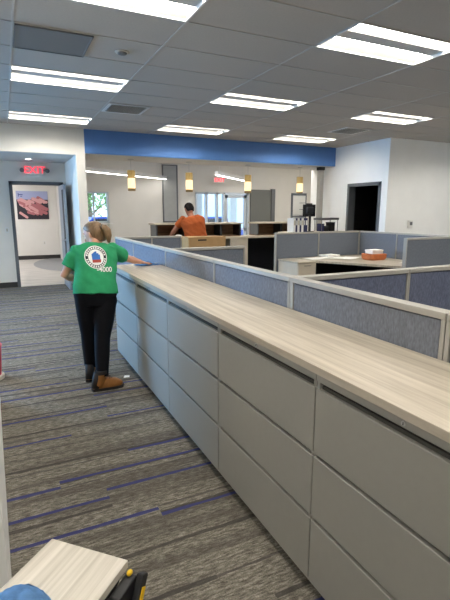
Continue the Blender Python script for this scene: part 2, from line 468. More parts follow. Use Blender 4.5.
mb.build('door_handle', M['steel'], leaf, smooth=True)

# reception back wall with window 1, the storefront and the grey door
BY = 13.0
mb = MB()
wx0, wx1, wz0, wz1 = 2.05, 2.68, 1.27, 2.12
sx0, sx1, sz1 = 5.27, 7.12, 2.17
mb.box(1.72, wx1, BY, BY + .15, 0, wz0); mb.box(1.72, wx0, BY, BY + .15, wz0, wz1); mb.box(1.72, wx1, BY, BY + .15, wz1, 3.3)
mb.box(wx1, sx0, BY, BY + .15, 0, 3.3); mb.box(sx0, sx1, BY, BY + .15, sz1, 3.3); mb.box(sx1, 10.1, BY, BY + .15, 0, 3.3)
struct(mb.build('wall_back', M['wall_cream']))
w1 = sroot('window_1', ((wx0 + wx1) / 2, BY, wz0))
mb = MB()
mb.box(wx0, wx0 + .05, BY - .02, BY + .12, wz0, wz1).box(wx1 - .05, wx1, BY - .02, BY + .12, wz0, wz1).box(wx0, wx1, BY - .02, BY + .12, wz0, wz0 + .05).box(wx0, wx1, BY - .02, BY + .12, wz1 - .04, wz1)
mb.box(wx0 + .20, wx0 + .235, BY + .02, BY + .08, wz0, wz1)
mb.build('window_frame', M['alu'], w1)
MB().box(wx0 + .05, wx1 - .05, BY + .05, BY + .056, wz0 + .05, wz1 - .04).build('pane', M['glass'], w1)
MB().box(wx0, wx1 + .08, BY - .08, BY - .02, wz0 - .03, wz0).build('window_sill', M['white'], w1)
sf = sroot('window_4', ((sx0 + sx1) / 2, BY, 0))
mb = MB()
for x in (sx0, 5.62, 5.98, 6.22, sx1 - .06): mb.box(x, x + .06, BY - .02, BY + .12, 0, sz1)
mb.box(sx0, sx1, BY - .02, BY + .12, sz1 - .06, sz1).box(sx0, 6.2, BY - .02, BY + .12, 0, .12).box(sx0, 6.2, BY, BY + .1, .98, 1.02)
mb.build('window_frame', M['alu'], sf)
for xa, xb in ((sx0 + .06, 5.62), (5.68, 5.98), (6.04, 6.22)):
    MB().box(xa, xb, BY + .05, BY + .056, .12, sz1 - .06).build('pane', M['glass'], sf)
d2 = sroot('door_2', (6.67, BY, 0))
mb = MB(); xa, xb = 6.29, 7.05
mb.box(xa, xa + .09, BY + .02, BY + .07, .01, 2.1).box(xb - .09, xb, BY + .02, BY + .07, .01, 2.1).box(xa, xb, BY + .02, BY + .07, 2.0, 2.1).box(xa, xb, BY + .02, BY + .07, .01, .2).box(xa, xb, BY + .02, BY + .07, 1.0, 1.06)
mb.build('door_leaf', M['alu'], d2)
MB().box(xa + .09, xb - .09, BY + .04, BY + .046, .2, 2.0).build('pane', M['glass'], d2)
MB().cyl((xa + .05, BY - .04, .9), (xa + .05, BY - .04, 1.25), .012).box(xa + .04, xa + .06, BY - .04, BY + .02, .92, .94).box(xa + .04, xa + .06, BY - .04, BY + .02, 1.2, 1.22).build('door_handle', M['steel'], d2)
d3 = sroot('door_3', (7.65, BY, 0))
MB().box(7.16, 7.92, BY - .06, BY - .01, .01, 2.27, .003).build('door_leaf', M['leaf_green'], d3)
MB().box(7.925, 8.06, BY - .09, BY, 0, 2.30).build('door_frame', M['frame_grey'], d3)
mb = MB(); mb.cyl((7.24, BY - .06, 1.05), (7.24, BY - .12, 1.05), .012).cyl((7.24, BY - .115, 1.05), (7.37, BY - .115, 1.05), .01); mb.build('door_handle', M['steel'], d3)

# right walls with the dark doorway
RX, RY = 7.15, 7.13
mb = MB(); a, b, hd = 7.36, 8.28, 2.15
mb.box(RX, RX + .15, RY, a, 0, 3.3).box(RX, RX + .15, b, 9.75, 0, 3.3).box(RX, RX + .15, a, b, hd, 3.3)
struct(mb.build('wall_right', M['wall_cool']))
struct(MB().box(RX + .151, 10.0, RY, RY + .15, 0, 3.3).build('wall_right_return', M['wall_cool']))
d4 = sroot('door_4', (RX, (a + b) / 2, 0))
mb = MB(); mb.box(RX - .02, RX + .17, a - .055, a + .01, 0, hd + .05).box(RX - .02, RX + .17, b - .01, b + .055, 0, hd + .05).box(RX - .02, RX + .17, a - .055, b + .055, hd - .01, hd + .055)
mb.build('door_frame', M['frame_grey'], d4)
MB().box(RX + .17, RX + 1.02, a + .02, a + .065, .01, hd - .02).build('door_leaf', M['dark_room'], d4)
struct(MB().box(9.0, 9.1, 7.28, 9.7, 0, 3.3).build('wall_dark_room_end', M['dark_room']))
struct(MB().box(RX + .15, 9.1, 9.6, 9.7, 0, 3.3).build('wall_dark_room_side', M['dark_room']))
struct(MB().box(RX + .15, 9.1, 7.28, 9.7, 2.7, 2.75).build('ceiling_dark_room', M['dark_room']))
struct(MB().box(RX + .15, 10.1, 9.7, 9.75, 0, 3.3).build('wall_reception_right', M['wall_cream']))
struct(MB().box(9.95, 10.1, 9.75, 13.1, 0, 3.3).build('wall_reception_end', M['wall_cream']))

# outside: pavement, a tree, a blue car, a pale building with columns
struct(MB().box(-8, 40, 13.2, 60, -.16, -.10).build('ground_outside', M['concrete']))

# ------------------------------------------------------------------ ceiling fittings
def make_troffer():
    t = thing('ceiling_light', '', 'ceiling light', (0, 0, CEIL), 'recessed ceiling lights')
    w, d, h = 1.225, .59, .065
    # housing: sloped sides, centre ridge, flat end plates
    prof = [(.012, 0), (.012, .01), (.095, h), (.195, h), (.222, .02), (.368, .02), (.395, h), (.495, h), (d - .012, .01), (d - .012, 0)]
    m = MB()
    for p, q in zip(prof, prof[1:]):
        if p[1] == h and q[1] == h: continue
        m.quad((.012, p[0], p[1]), (w - .012, p[0], p[1]), (w - .012, q[0], q[1]), (.012, q[0], q[1]))
    for x in (.014, w - .014):
        m.bm.faces.new([m.bm.verts.new((x, y, z)) for y, z in prof] )
    m.box(0.012, w - .012, .01, d - .01, h + .012, h + .03)
    bmh = m.build('housing', M['housing'], t, world=False)
    for y0 in (.095, .395):
        MB().box(.02, w - .02, y0, y0 + .10, h - .004, h + .008).build('lens', M['lens'], t, world=False)
    m = MB().box(0, w, 0, .014, -.006, .002).box(0, w, d - .014, d, -.006, .002).box(0, .014, 0, d, -.006, .002).box(w - .014, w, 0, d, -.006, .002)
    m.build('frame', M['fixture'], t, world=False)
    return t
proto = make_troffer(); first = True
rowname = {-1.69: 'in the row furthest behind the camera', .67: 'in the row overhead of the camera', 3.03: 'in the nearest row', 5.39: 'in the middle row', 7.75: 'in the row nearest the blue soffit'}
colname = {-2.26: 'over the left window wing', .19: 'over the aisle', 2.64: 'over the cubicles beside the aisle', 5.09: 'over the far cubicle', 7.54: 'over the right end of the room'}
for x, y in TROF:
    lab = 'recessed two-strip ceiling light %s, %s' % (colname[x], rowname[y])
    lab = ' '.join(lab.split()[:16])
    if first: proto.location = (x, y, CEIL); proto['label'] = lab; first = False
    else: dup(proto, (x, y, CEIL), lab)
t = thing('ceiling_vent', 'square dark grey perforated return grille in the ceiling above the aisle', 'vent', (.5, 4.5, CEIL))
MB().box(.215, .80, 4.225, 4.785, CEIL - .012, CEIL - .0045).build('grille_panel', M['vent'], t)
m = MB().box(.205, .812, 4.222, 4.236, CEIL - .016, CEIL - .0045).box(.205, .812, 4.774, 4.788, CEIL - .016, CEIL - .0045).box(.205, .219, 4.222, 4.788, CEIL - .016, CEIL - .0045).box(.798, .812, 4.222, 4.788, CEIL - .016, CEIL - .0045)
m.build('frame', M['vent'], t)
def diffuser(x, y, label):
    t = thing('air_diffuser', label, 'vent', (x, y, CEIL), 'louvred air diffusers')
    m = MB()
    m.box(x - .29, x + .29, y - .28, y - .24, CEIL - .012, CEIL - .0045).box(x - .29, x + .29, y + .24, y + .28, CEIL - .012, CEIL - .0045).box(x - .29, x - .25, y - .24, y + .24, CEIL - .012, CEIL - .0045).box(x + .25, x + .29, y - .24, y + .24, CEIL - .012, CEIL - .0045)
    m.build('frame', M['fixture'], t)
    MB().box(x - .25, x + .25, y - .24, y + .24, CEIL - .0075, CEIL - .0045).build('backing', M['vent_dark'], t)
    m = MB()
    for k in range(8):
        yy = y - .21 + k * .06
        m.obox((x, yy, CEIL - .013), (.48, .030, .004), Matrix.Rotation(R(25), 3, 'X'))
    m.build('louvre', M['fixture'], t)
diffuser(1.72, 6.87, 'louvred square air diffuser in the ceiling above the aisle before the blue soffit')
diffuser(5.85, 6.87, 'louvred square air diffuser in the ceiling above the far cubicle')
t = thing('smoke_detector', 'round white smoke detector on the ceiling beside the grey grille', 'smoke detector', (1.12, 4.52, CEIL))
MB().lathe([(.015, -.024), (.036, -.022), (.044, -.016), (.044, -.010)], (1.12, 4.52, CEIL)).build('sensor_head', M['vent'], t, smooth=True)
MB().lathe([(.060, -.010), (.066, -.005), (.066, -.0005)], (1.12, 4.52, CEIL)).build('mounting_plate', M['grid'], t, smooth=True)
t = thing('downlight', 'small round recessed downlight in the low alcove ceiling', 'ceiling light', (.53, 9.97, 2.6))
MB().lathe([(.05, -.004), (.085, -.008), (.09, -.001)], (.53, 9.97, 2.6)).build('trim_ring', M['fixture'], t, smooth=True)
MB().lathe([(.001, -.006), (.05, -.005), (.05, -.001)], (.53, 9.97, 2.6)).build('lens', M['lens_lin'], t)
# unseen ceiling panels added to brighten the hall and the reception
for k, (x, y) in enumerate(((-.2, 12.6), (-.2, 15.0))):
    t = thing('hall_light', ['flat square ceiling panel light in the hallway near the door', 'flat square ceiling panel light in the hallway near the poster'][k], 'ceiling light', (x, y, 2.75))
    MB().box(x - .3, x + .3, y - .3, y + .3, 2.735, 2.749).build('frame', M['fixture'], t)
    MB().box(x - .28, x + .28, y - .28, y + .28, 2.728, 2.736).build('lens', M['lens_hall'], t)
for k, x in enumerate((4.0, 6.9, 8.9)):
    t = thing('reception_light', ['flat ceiling panel light in the reception behind the left end of the soffit', 'flat ceiling panel light in the reception behind the middle of the soffit', 'flat ceiling panel light in the reception behind the right end of the soffit'][k], 'ceiling light', (x, 10.06, CEIL))
    MB().box(x - .62, x + .62, 9.75, 10.37, CEIL - .015, CEIL - .001).build('frame', M['fixture'], t)
    MB().box(x - .6, x + .6, 9.77, 10.35, CEIL - .022, CEIL - .014).build('lens', M['lens_rec'], t)
def linear(p0, p1, z, label):
    p0 = Vector((*p0, z)); p1 = Vector((*p1, z)); c = (p0 + p1) / 2; L = (p1 - p0).length; a = math.atan2(p1.y - p0.y, p1.x - p0.x)
    t = thing('linear_pendant', label, 'pendant light', (c.x, c.y, z), 'linear pendant lights', a)
    MB().box(-L / 2, L / 2, -.05, .05, 0, .085, .004).build('housing', M['fixture'], t, world=False)
    MB().box(-L / 2 + .02, L / 2 - .02, -.042, .042, -.008, 0).build('lens', M['lens_lin'], t, world=False)
    for s in (-.38, .38): MB().cyl((L * s, 0, .08), (L * s, 0, CEIL - z), .004, seg=6).build('cable', M['fixture'], t, world=False)
linear((1.62, 11.0 - .05), (4.30, 12.85), 2.50, 'long white linear pendant hung from the reception ceiling behind the first amber pendant')
linear((4.95, 10.75), (6.75, 12.55), 2.50, 'shorter white linear pendant hung before the glass storefront')
# amber pendants under the soffit
def make_pendant():
    t = thing('pendant_lamp', '', 'pendant light', (0, 0, 0), 'amber pendants in a row over the teller counter')
    MB().lathe([(.001, .62), (.062, .62), (.062, .605), (.02, .598)]).build('canopy', M['steel'], t, world=False)
    MB().cyl((0, 0, .40), (0, 0, .61), .004, seg=8).build('cord', M['steel'], t, world=False)
    MB().lathe([(.001, .40), (.075, .40), (.078, .385), (.078, .26), (.074, .25), (.001, .25)]).build('shade_top', M['amber'], t, world=False, smooth=False)
    MB().lathe([(.001, .25), (.072, .25), (.074, .16), (.072, .05), (.001, .05)]).build('glowing_shade', M['glow'], t, world=False, smooth=False)
    MB().lathe([(.001, .05), (.078, .05), (.078, .0), (.001, .0)]).build('bottom_ring', M['brass'], t, world=False)
    return t
pp = make_pendant()
plabels = ['amber glass pendant lamp nearest the white column', 'amber glass pendant lamp above the man in the orange T-shirt', 'amber glass pendant lamp between the storefront and the grey door', 'amber glass pendant lamp above the white paper board']
for k, x in enumerate((2.39, 3.64, 5.07, 6.49)):
    loc = (x, 9.3, 2.62 - .62)
    if k == 0: pp.location = loc; pp['label'] = plabels[0]
    else: dup(pp, loc, plabels[k])

# ------------------------------------------------------------------ text helper
def text_mesh(s, size, depth=0.004, bold=0.0):
    cu = bpy.data.curves.new('t', 'FONT'); cu.body = s; cu.size = size; cu.extrude = depth / 2; cu.align_x = 'CENTER'; cu.align_y = 'CENTER'; cu.offset = size * bold
    o = bpy.data.objects.new('t', cu); COL.objects.link(o)
    dg = bpy.context.evaluated_depsgraph_get(); dg.update()
    me = bpy.data.meshes.new_from_object(o.evaluated_get(dg))
    bpy.data.objects.remove(o); bpy.data.curves.remove(cu)
    return me
FACE = Matrix(((1, 0, 0, 0), (0, 0, -1, 0), (0, 1, 0, 0), (0, 0, 0, 1)))    # text upright, facing -Y
t = thing('exit_sign', 'red EXIT sign with two emergency lamp heads above the open hallway door', 'exit sign', (.66, 10.55, 2.33))
MB().box(.50, .83, 10.49, 10.55, 2.34, 2.53, .006).build('housing', M['white'], t)
me = text_mesh('EXIT', .205, .006); me.transform(Matrix.Translation((.665, 10.487, 2.432)) @ FACE); link_mesh('lettering', me, M['red_glow'], t)
for s in (-1, 1):
    m = MB(); xx = .665 + s * .235
    m.cyl((.665 + s * .16, 10.52, 2.44), (xx, 10.52, 2.44), .012, seg=8); m.cyl((xx, 10.53, 2.44), (xx + s * .01, 10.45, 2.425), .036, .045, 14)
    m.build('lamp_head', M['vent'], t, smooth=False)
t = thing('exit_sign', 'red EXIT sign hung in the reception before the glass storefront', 'exit sign', (5.95, 12.7, 2.45))
MB().box(5.76, 6.14, 12.69, 12.74, 2.44, 2.585, .005).build('housing', M['white'], t)
me = text_mesh('EXIT', .17, .006); me.transform(Matrix.Translation((5.95, 12.687, 2.512)) @ FACE); link_mesh('lettering', me, M['red_glow'], t)
MB().cyl((5.95, 12.715, 2.585), (5.95, 12.715, CEIL), .01, seg=8).build('stem', M['white'], t)

# poster on the hall end wall
t = thing('poster', 'square photo poster of pink shapes on the hallway end wall', 'poster', (.88, 16.5, 1.34))
MB().box(.42, 1.38, 16.47, 16.499, 1.33, 2.24).build('canvas', M['poster_dark'], t)
m = MB().box(.42, 1.38, 16.466, 16.471, 1.97, 2.24)
m.build('pale_print', M['poster_sky'], t)
random.seed(3)
def capsule(m, cx, cz, L, r, a, y):
    pts = []
    for k in range(8): b_ = -math.pi / 2 + math.pi * k / 7; pts.append((L / 2 + r * math.cos(b_), r * math.sin(b_)))
    for k in range(8): b_ = math.pi / 2 + math.pi * k / 7; pts.append((-L / 2 + r * math.cos(b_), r * math.sin(b_)))
    m.bm.faces.new([m.bm.verts.new((cx + u * math.cos(a) - v * math.sin(a), y, cz + u * math.sin(a) + v * math.cos(a))) for u, v in pts])
mA, mB_ = MB(), MB()
for k in range(44):
    cx, cz = random.uniform(.56, 1.24), random.uniform(1.46, 1.98)
    if cz < 1.52 and not (.55 < cx < .95): cz += .15
    capsule(mA if k % 2 else mB_, cx, cz, random.uniform(.12, .26), random.uniform(.035, .055), R(random.uniform(-45, -12)), 16.464 - k * .0003)
mA.build('pink_print', M['poster_pinks'], t); mB_.build('rose_print', M['poster_pinkd'], t)
m = MB().box(.48, .62, 16.462, 16.465, 2.11, 2.135).box(.48, .50, 16.462, 16.465, 2.06, 2.17).box(.55, .60, 16.462, 16.465, 2.06, 2.08); m.build('blue_print', M['poster_blue'], t)
t = thing('wall_outlet', 'white wall outlet low on the hallway end wall under the poster', 'outlet', (1.18, 16.5, .5))
MB().box(1.145, 1.215, 16.49, 16.5, .485, .60, .003).build('cover_plate', M['white'], t)
MB().box(1.165, 1.195, 16.487, 16.491, .55, .575).box(1.165, 1.195, 16.487, 16.491, .51, .535).build('socket', M['cream_lam'], t)
t = thing('light_switch', 'white light switch on the wall left of the hallway door', 'switch', (.04, 10.55, 1.2))
MB().box(.005, .08, 10.54, 10.55, 1.15, 1.27, .003).build('cover_plate', M['white'], t)
MB().box(.03, .055, 10.534, 10.541, 1.18, 1.24).build('rocker', M['cream_lam'], t)
t = thing('thermostat', 'small white wall thermostat with a dark screen on the right wall', 'thermostat', (7.98, RY, 1.32))
MB().box(7.79, 7.92, RY - .03, RY - .001, 1.25, 1.40, .006).build('housing', M['white'], t)
MB().box(7.83, 7.90, RY - .033, RY - .029, 1.30, 1.37).build('screen', M['vent'], t)
t = thing('glass_board', 'tall frosted glass board with a grey frame on the reception wall', 'board', (4.47, BY, 1.27))
MB().box(4.24, 4.71, BY - .05, BY - .005, 1.27, 2.92).build('frame', M['frame_grey'], t)
MB().box(4.27, 4.66, BY - .056, BY - .049, 1.31, 2.89).build('panel', M['glass_board'], t)

# ------------------------------------------------------------------ the run of lateral filing cabinets
CX, CB = 1.036, 1.50
UW = .9
def make_cabinet():
    t = thing('filing_cabinet', '', 'filing cabinet', (0, 0, 0), 'lateral filing cabinets under the long wood top')
    w = UW - .003
    m = MB()
    m.box(.006, CB - CX, 0, .018, .055, .988).box(.006, CB - CX, w - .018, w, .055, .988).box(CB - CX - .02, CB - CX, .018, w - .018, .055, .988)
    m.box(.006, CB - CX - .02, .018, w - .018, .968, .988).box(.006, CB - CX - .02, .018, w - .018, .055, .075)
    m.build('case', M['cab'], t, world=False)
    MB().box(.0, .02, .0, w, .956, .988, .0015).build('top_rail', M['cab'], t, world=False)
    MB().box(.05, CB - CX - .02, .02, w - .02, 0, .056).build('plinth', M['dark'], t, world=False)
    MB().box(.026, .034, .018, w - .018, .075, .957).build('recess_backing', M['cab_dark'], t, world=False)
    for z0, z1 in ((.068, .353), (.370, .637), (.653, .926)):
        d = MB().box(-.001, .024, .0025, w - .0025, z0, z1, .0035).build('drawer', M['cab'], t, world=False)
        # dark strip painting the shade of the finger channel above the drawer front
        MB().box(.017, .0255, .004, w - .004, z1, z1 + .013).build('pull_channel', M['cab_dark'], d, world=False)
    MB().cyl((.001, w * .52, .971), (-.004, w * .52, .971), .0085, seg=20).build('lock', M['steel'], t, world=False, smooth=False)
    MB().box(-.0055, -.0035, w * .52 - .001, w * .52 + .001, .966, .976).build('keyhole', M['dark'], t, world=False)
    return t
cabp = make_cabinet()
clabels = ['grey three-drawer lateral filing cabinet closest to the camera, mostly cut by the frame', 'grey three-drawer lateral filing cabinet second from the near end, lock near the right edge', 'grey three-drawer lateral filing cabinet third from the near end of the run', 'grey three-drawer lateral filing cabinet fourth from the near end, just before the daylit ones', 'daylit grey lateral filing cabinet beside the legs of the woman in green', 'last grey lateral filing cabinet of the run, behind the woman in green']
ys = [.436 - .9, .436, 1.336, 2.236, 3.136, 4.036]
for k, y in enumerate(ys):
    if k == 0: cabp.location = (CX, y, 0); cabp['label'] = clabels[0]
    else: dup(cabp, (CX, y, 0), clabels[k])
tag(MB().box(CX - .012, 1.515, ys[0] - .01, 4.96, .9885, 1.02, .002).build('cabinet_top', M['top']), 'long wood-grain laminate top running over all the filing cabinets', 'countertop')

# ------------------------------------------------------------------ partitions
ZT = 1.21
def partition(p0, p1, label, fab='fabric', post0=.018, post1=.018, group='fabric cubicle partitions'):
    p0 = Vector((*p0, 0)); p1 = Vector((*p1, 0)); L = (p1 - p0).length; a = math.atan2(p1.y - p0.y, p1.x - p0.x)
    t = thing('cubicle_partition', label, 'partition', p0, group, a)
    g = .0025; th = .03
    MB().box(post0, L - post1, -.016, .016, .09, ZT - .03).build('core', M['cab_dark'], t, world=False)
    MB().box(post0 + .005, L - post1 - .005, -th + .004, th - .004, .095, ZT - .034, .004).build('fabric_panel', M[fab], t, world=False)
    MB().box(g, L - g, -th - .003, th + .003, ZT - .03, ZT, .004).build('cap_rail', M['trim'], t, world=False)
    MB().box(g, L - g, -th, th, .0, .09).build('base_rail', M['trim'], t, world=False)
    MB().box(g, post0, -th, th, .09, ZT - .03).build('post', M['trim'], t, world=False)
    MB().box(L - post1, L - g, -th, th, .09, ZT - .03).build('post', M['trim'], t, world=False)
    return t
PX = 1.55
mp = [(-.46, 1.165, .018, .022), (1.165, 2.25, .022, .036), (2.25, 3.36, .022, .012), (3.36, 4.62, .012, .012), (4.62, 5.97, .012, .012), (5.97, 7.06, .012, .02)]
ml = ['grey fabric partition behind the wood top, nearest the camera at the right edge', 'grey fabric partition behind the wood top between the double post and the wide post', 'grey fabric partition behind the wood top just beyond the wide post', 'blue-grey fabric partition behind the wood top right of the blue wiping cloth', 'blue-grey fabric partition behind the blue wiping cloth', 'last blue-grey fabric partition of the long row, past the far end of the wood top']
for (a, b, q, r), l in zip(mp, ml): partition((PX, a), (PX, b), l, post0=q, post1=r)
partition((1.585, 2.25), (2.48, 2.25), 'dark blue fabric cross partition joined to the wide post', 'fabric_blue', .012, .014)
partition((2.48, 2.25), (3.45, 2.25), 'dark blue fabric cross partition cut by the right edge of the photo', 'fabric_blue', .014, .018)
partition((1.585, 4.57), (2.45, 4.57), 'short grey fabric cross partition in the middle cubicle row', 'fabric_far', .012, .02)
partition((1.585, 6.92), (2.06, 6.92), 'narrow grey fabric cross partition at the far end of the long row', 'fabric_far', .012, .01)
partition((2.06, 6.92), (2.55, 6.92), 'narrow grey fabric cross partition beside the tall cardboard box', 'fabric_far', .01, .012)
partition((4.45, 7.10), (5.42, 7.10), 'grey fabric partition behind the grey file pedestal', 'fabric_far', .018, .012)
partition((5.42, 7.10), (6.42, 7.10), 'grey fabric partition behind the papers of the corner desk', 'fabric_far', .012, .012)
partition((6.45, 7.07), (6.45, 6.10), 'grey fabric partition behind the orange basket on the corner desk', 'fabric_far', .012, .012)
partition((6.45, 6.10), (6.45, 4.88), 'grey fabric partition at the right end of the corner desk', 'fabric_far', .012, .012)
partition((5.28, 4.85), (6.48, 4.85), 'blue-grey fabric partition standing before the right end of the corner desk', 'fabric_far', .02, .018)

# ------------------------------------------------------------------ the corner desk and what is on it
t = thing('corner_desk', 'cream corner desk in the far cubicle with an open dark kneehole', 'desk', (5.8, 6.3, 0))
poly = [(4.90, 7.05), (4.90, 6.42), (5.06, 6.20), (5.68, 5.06), (6.40, 5.06), (6.40, 7.05)]
MB().prism(poly, .705, .74).build('desktop', M['topx'], t)
MB().box(4.92, 6.38, 7.02, 7.045, .12, .70).build('modesty_panel', M['black'], t)
MB().box(6.35, 6.38, 5.12, 7.01, .12, .70).build('side_panel', M['black'], t)
MB().box(5.72, 6.35, 5.08, 5.11, 0, .704).build('leg_panel', M['cream_lam'], t)
MB().box(4.91, 4.94, 6.45, 7.01, 0, .704).build('leg_panel', M['black'], t)
t = thing('file_pedestal', 'cream metal file pedestal at the left end of the corner desk', 'pedestal', (4.68, 6.7, 0))
MB().box(4.50, 4.88, 6.43, 7.05, .03, .70).build('case', M['cream_lam'], t)
MB().box(4.49, 4.89, 6.41, 7.06, .701, .735, .003).build('top', M['topx'], t)
for z0, z1 in ((.48, .69), (.27, .47), (.05, .26)):
    d = MB().box(4.51, 4.87, 6.41, 6.43, z0, z1, .003).build('drawer', M['cream_lam'], t)
    MB().box(4.62, 4.76, 6.40, 6.41, z1 - .03, z1 - .02).build('pull', M['vent'], d)
def sheet(x, y, rz, w, h, z, label, name='paper_sheet', group='papers on the corner desk', th=.002):
    o = MB()
    nx = 6
    for i in range(nx):
        u0, u1 = -w / 2 + w * i / nx, -w / 2 + w * (i + 1) / nx
        c0, c1 = .004 * (2 * (i / nx) - 1) ** 2, .004 * (2 * ((i + 1) / nx) - 1) ** 2
        o.skinrings([[(u0, -h / 2, c0), (u0, h / 2, c0), (u0, h / 2, c0 + th), (u0, -h / 2, c0 + th)], [(u1, -h / 2, c1), (u1, h / 2, c1), (u1, h / 2, c1 + th), (u1, -h / 2, c1 + th)]])
    o = o.build(name, M['paper']); o.location = (x, y, z); o.rotation_euler = (0, 0, rz)
    return tag(o, label, 'paper', group)
sheet(5.10, 6.75, .15, .40, .28, .7405, 'white paper sheet at the left end of the corner desk')
sheet(5.45, 6.72, -.25, .45, .32, .745, 'large white paper sheet in the middle of the corner desk')
sheet(5.62, 6.45, .5, .42, .28, .752, 'white paper sheet lying nearest the orange basket')
t = tag(MB().box(-.16, .16, -.12, .12, 0, .03, .002).build('paper_stack', M['paper']), 'thin stack of white paper against the back partition', 'paper stack')
t.location = (5.55, 6.90, .756); t.rotation_euler = (0, 0, .1)
sheet(6.10, 5.50, .3, .28, .21, .7405, 'white paper sheet at the right end of the corner desk beside a pen')
o = tag(MB().cyl((-.07, 0, .006), (.07, 0, .006), .006, seg=8).build('pen', M['dark']), 'dark pen lying at the right end of the corner desk', 'pen'); o.location = (6.15, 5.33, .7405); o.rotation_euler = (0, 0, .4)
t = thing('basket', 'orange-brown rounded basket on the corner desk under a white box', 'basket', (5.95, 6.15, .74))
def rrect(w, h, r, n=5):
    pts = []
    for cx, cy, a0 in ((w - r, h - r, 0), (-w + r, h - r, 90), (-w + r, -h + r, 180), (w - r, -h + r, 270)):
        for k in range(n): a = R(a0 + 90 * k / (n - 1)); pts.append((cx + r * math.cos(a), cy + r * math.sin(a)))
    return pts
m = MB(); m.skinrings([[(5.95 + x * s, 6.15 + y * s, .7405 + z) for x, y in rrect(.19, .15, .07)] for s, z in ((.86, 0), (1.0, .03), (1.02, .075), (.98, .095))])
m.build('body', M['orange_pad'], t, smooth=False)
m = MB(); m.tube([(5.95 + x * 1.0, 6.15 + y * 1.0, .836) for x, y in rrect(.19, .15, .07) + [rrect(.19, .15, .07)[0]]], .011, 8); m.build('rim', M['orange_pad'], t, smooth=True)
t = thing('paper_box', 'small white box resting on the orange basket', 'box', (5.95, 6.15, .85))
MB().box(5.83, 6.07, 6.06, 6.25, .848, .895, .003).build('carton', M['paper'], t)
MB().box(5.825, 6.075, 6.055, 6.255, .896, .918, .003).build('lid', M['paper'], t)

# ------------------------------------------------------------------ teller counter, hutches, box
t = thing('teller_counter', 'long standing-height teller counter with a cream top under the amber pendants', 'counter', (4.4, 9.3, 0))
MB().box(2.78, 6.50, 8.98, 9.62, 1.0, 1.04, .003).build('worktop', M['cream_lam'], t)
MB().box(2.80, 6.48, 9.56, 9.60, 0, 1.0).build('front_panel', M['navy_dark'], t)
MB().box(2.80, 2.84, 9.0, 9.56, 0, 1.0).build('end_panel', M['cream_lam'], t)
MB().box(6.38, 6.48, 9.0, 9.56, 0, 1.0).build('end_panel', M['cream_lam'], t)
c_ = MB().box(4.48, 4.92, 9.0, 9.55, 0, .998).build('support_cabinet', M['cream_lam'], t)
MB().box(4.51, 4.89, 8.985, 9.0, .55, .97, .002).build('cabinet_door', M['cream_lam'], c_)
MB().box(2.90, 4.22, 9.0, 9.55, 0, .998).build('drawer_bank', M['cab'], t)
def hutch(x0, x1, divs, label):
    t = thing('cubby_hutch', label, 'hutch', ((x0 + x1) / 2, 9.4, 1.04), 'open cubby hutches on the teller counter')
    MB().box(x0 - .03, x1 + .03, 9.18, 9.62, 1.31, 1.345, .003).build('top', M['cream_lam'], t)
    MB().box(x0, x1, 9.55, 9.59, 1.0405, 1.31).build('back_panel', M['cubby'], t)
    MB().box(x0, x1, 9.24, 9.55, 1.0405, 1.058).build('shelf', M['cubby'], t)
    MB().box(x0, x0 + .04, 9.22, 9.55, 1.0585, 1.31).build('side_panel', M['frame_grey'], t)
    MB().box(x1 - .04, x1, 9.22, 9.55, 1.0585, 1.31).build('side_panel', M['dark'], t)
    for x in divs: MB().box(x - .025, x + .025, 9.23, 9.55, 1.0585, 1.31).build('divider', M['dark'], t)
hutch(2.84, 4.86, (3.50, 4.36), 'wide open cubby hutch in front of the man in the orange T-shirt')
hutch(5.28, 6.44, (5.95,), 'short open cubby hutch on the counter in front of the grey door')
t = thing('cardboard_box', 'tall brown cardboard box with a hand hole standing before the teller counter', 'box', (3.2, 7.5, 0))
MB().box(2.86, 3.58, 7.38, 7.72, .0, 1.15, .004).build('carton', M['card'], t)
MB().box(3.04, 3.20, 7.376, 7.381, 1.085, 1.11).build('hand_hole', M['black'], t)
MB().box(2.86, 3.58, 7.53, 7.58, 1.15, 1.152).build('tape', M['tape'], t)
# credenza with binders, board, monitor, tray; power pole
t = thing('credenza', 'grey credenza hidden behind the far cubicle partition', 'credenza', (6.2, 8.4, 0))
MB().box(5.5, 6.98, 8.12, 8.62, 0, 1.12).build('case', M['cab'], t)
MB().box(5.48, 7.0, 8.10, 8.64, 1.121, 1.15, .003).build('top', M['cream_lam'], t)
for x in (5.5, 6.24):
    d = MB().box(x + .01, x + .73, 8.10, 8.12, .08, 1.11).build('door', M['cab'], t)
    MB().box(x + .64, x + .66, 8.085, 8.10, .55, .7).build('pull', M['steel'], d)
bx = 5.58
bl = ['white', 'navy blue']
for k in range(7):
    w = .046 if k % 2 else .058
    nv = k % 2 == 1 or k >= 6
    tb = thing('ring_binder', '%s ring binder, %s from the left in the row before the paper board' % ('navy blue' if nv else 'white', ('first', 'second', 'third', 'fourth', 'fifth', 'sixth', 'seventh')[k]), 'binder', (bx + w / 2, 8.3, 1.1505), 'binders on the credenza')
    MB().box(bx, bx + w - .002, 8.18, 8.42, 1.1505, 1.45, .003).build('cover', M['binder' if nv else 'white'], tb)
    MB().box(bx + .012, bx + w - .014, 8.178, 8.181, 1.30, 1.40).build('spine_label', M['paper' if nv else 'cream_lam'], tb)
    bx += w
t = thing('paper_board', 'white board with a grid of pinned papers standing behind the binders', 'board', (5.930, 8.5, 1.15))
MB().box(5.750, 6.110, 8.50, 8.53, 1.1505, 1.95).build('board', M['white'], t)
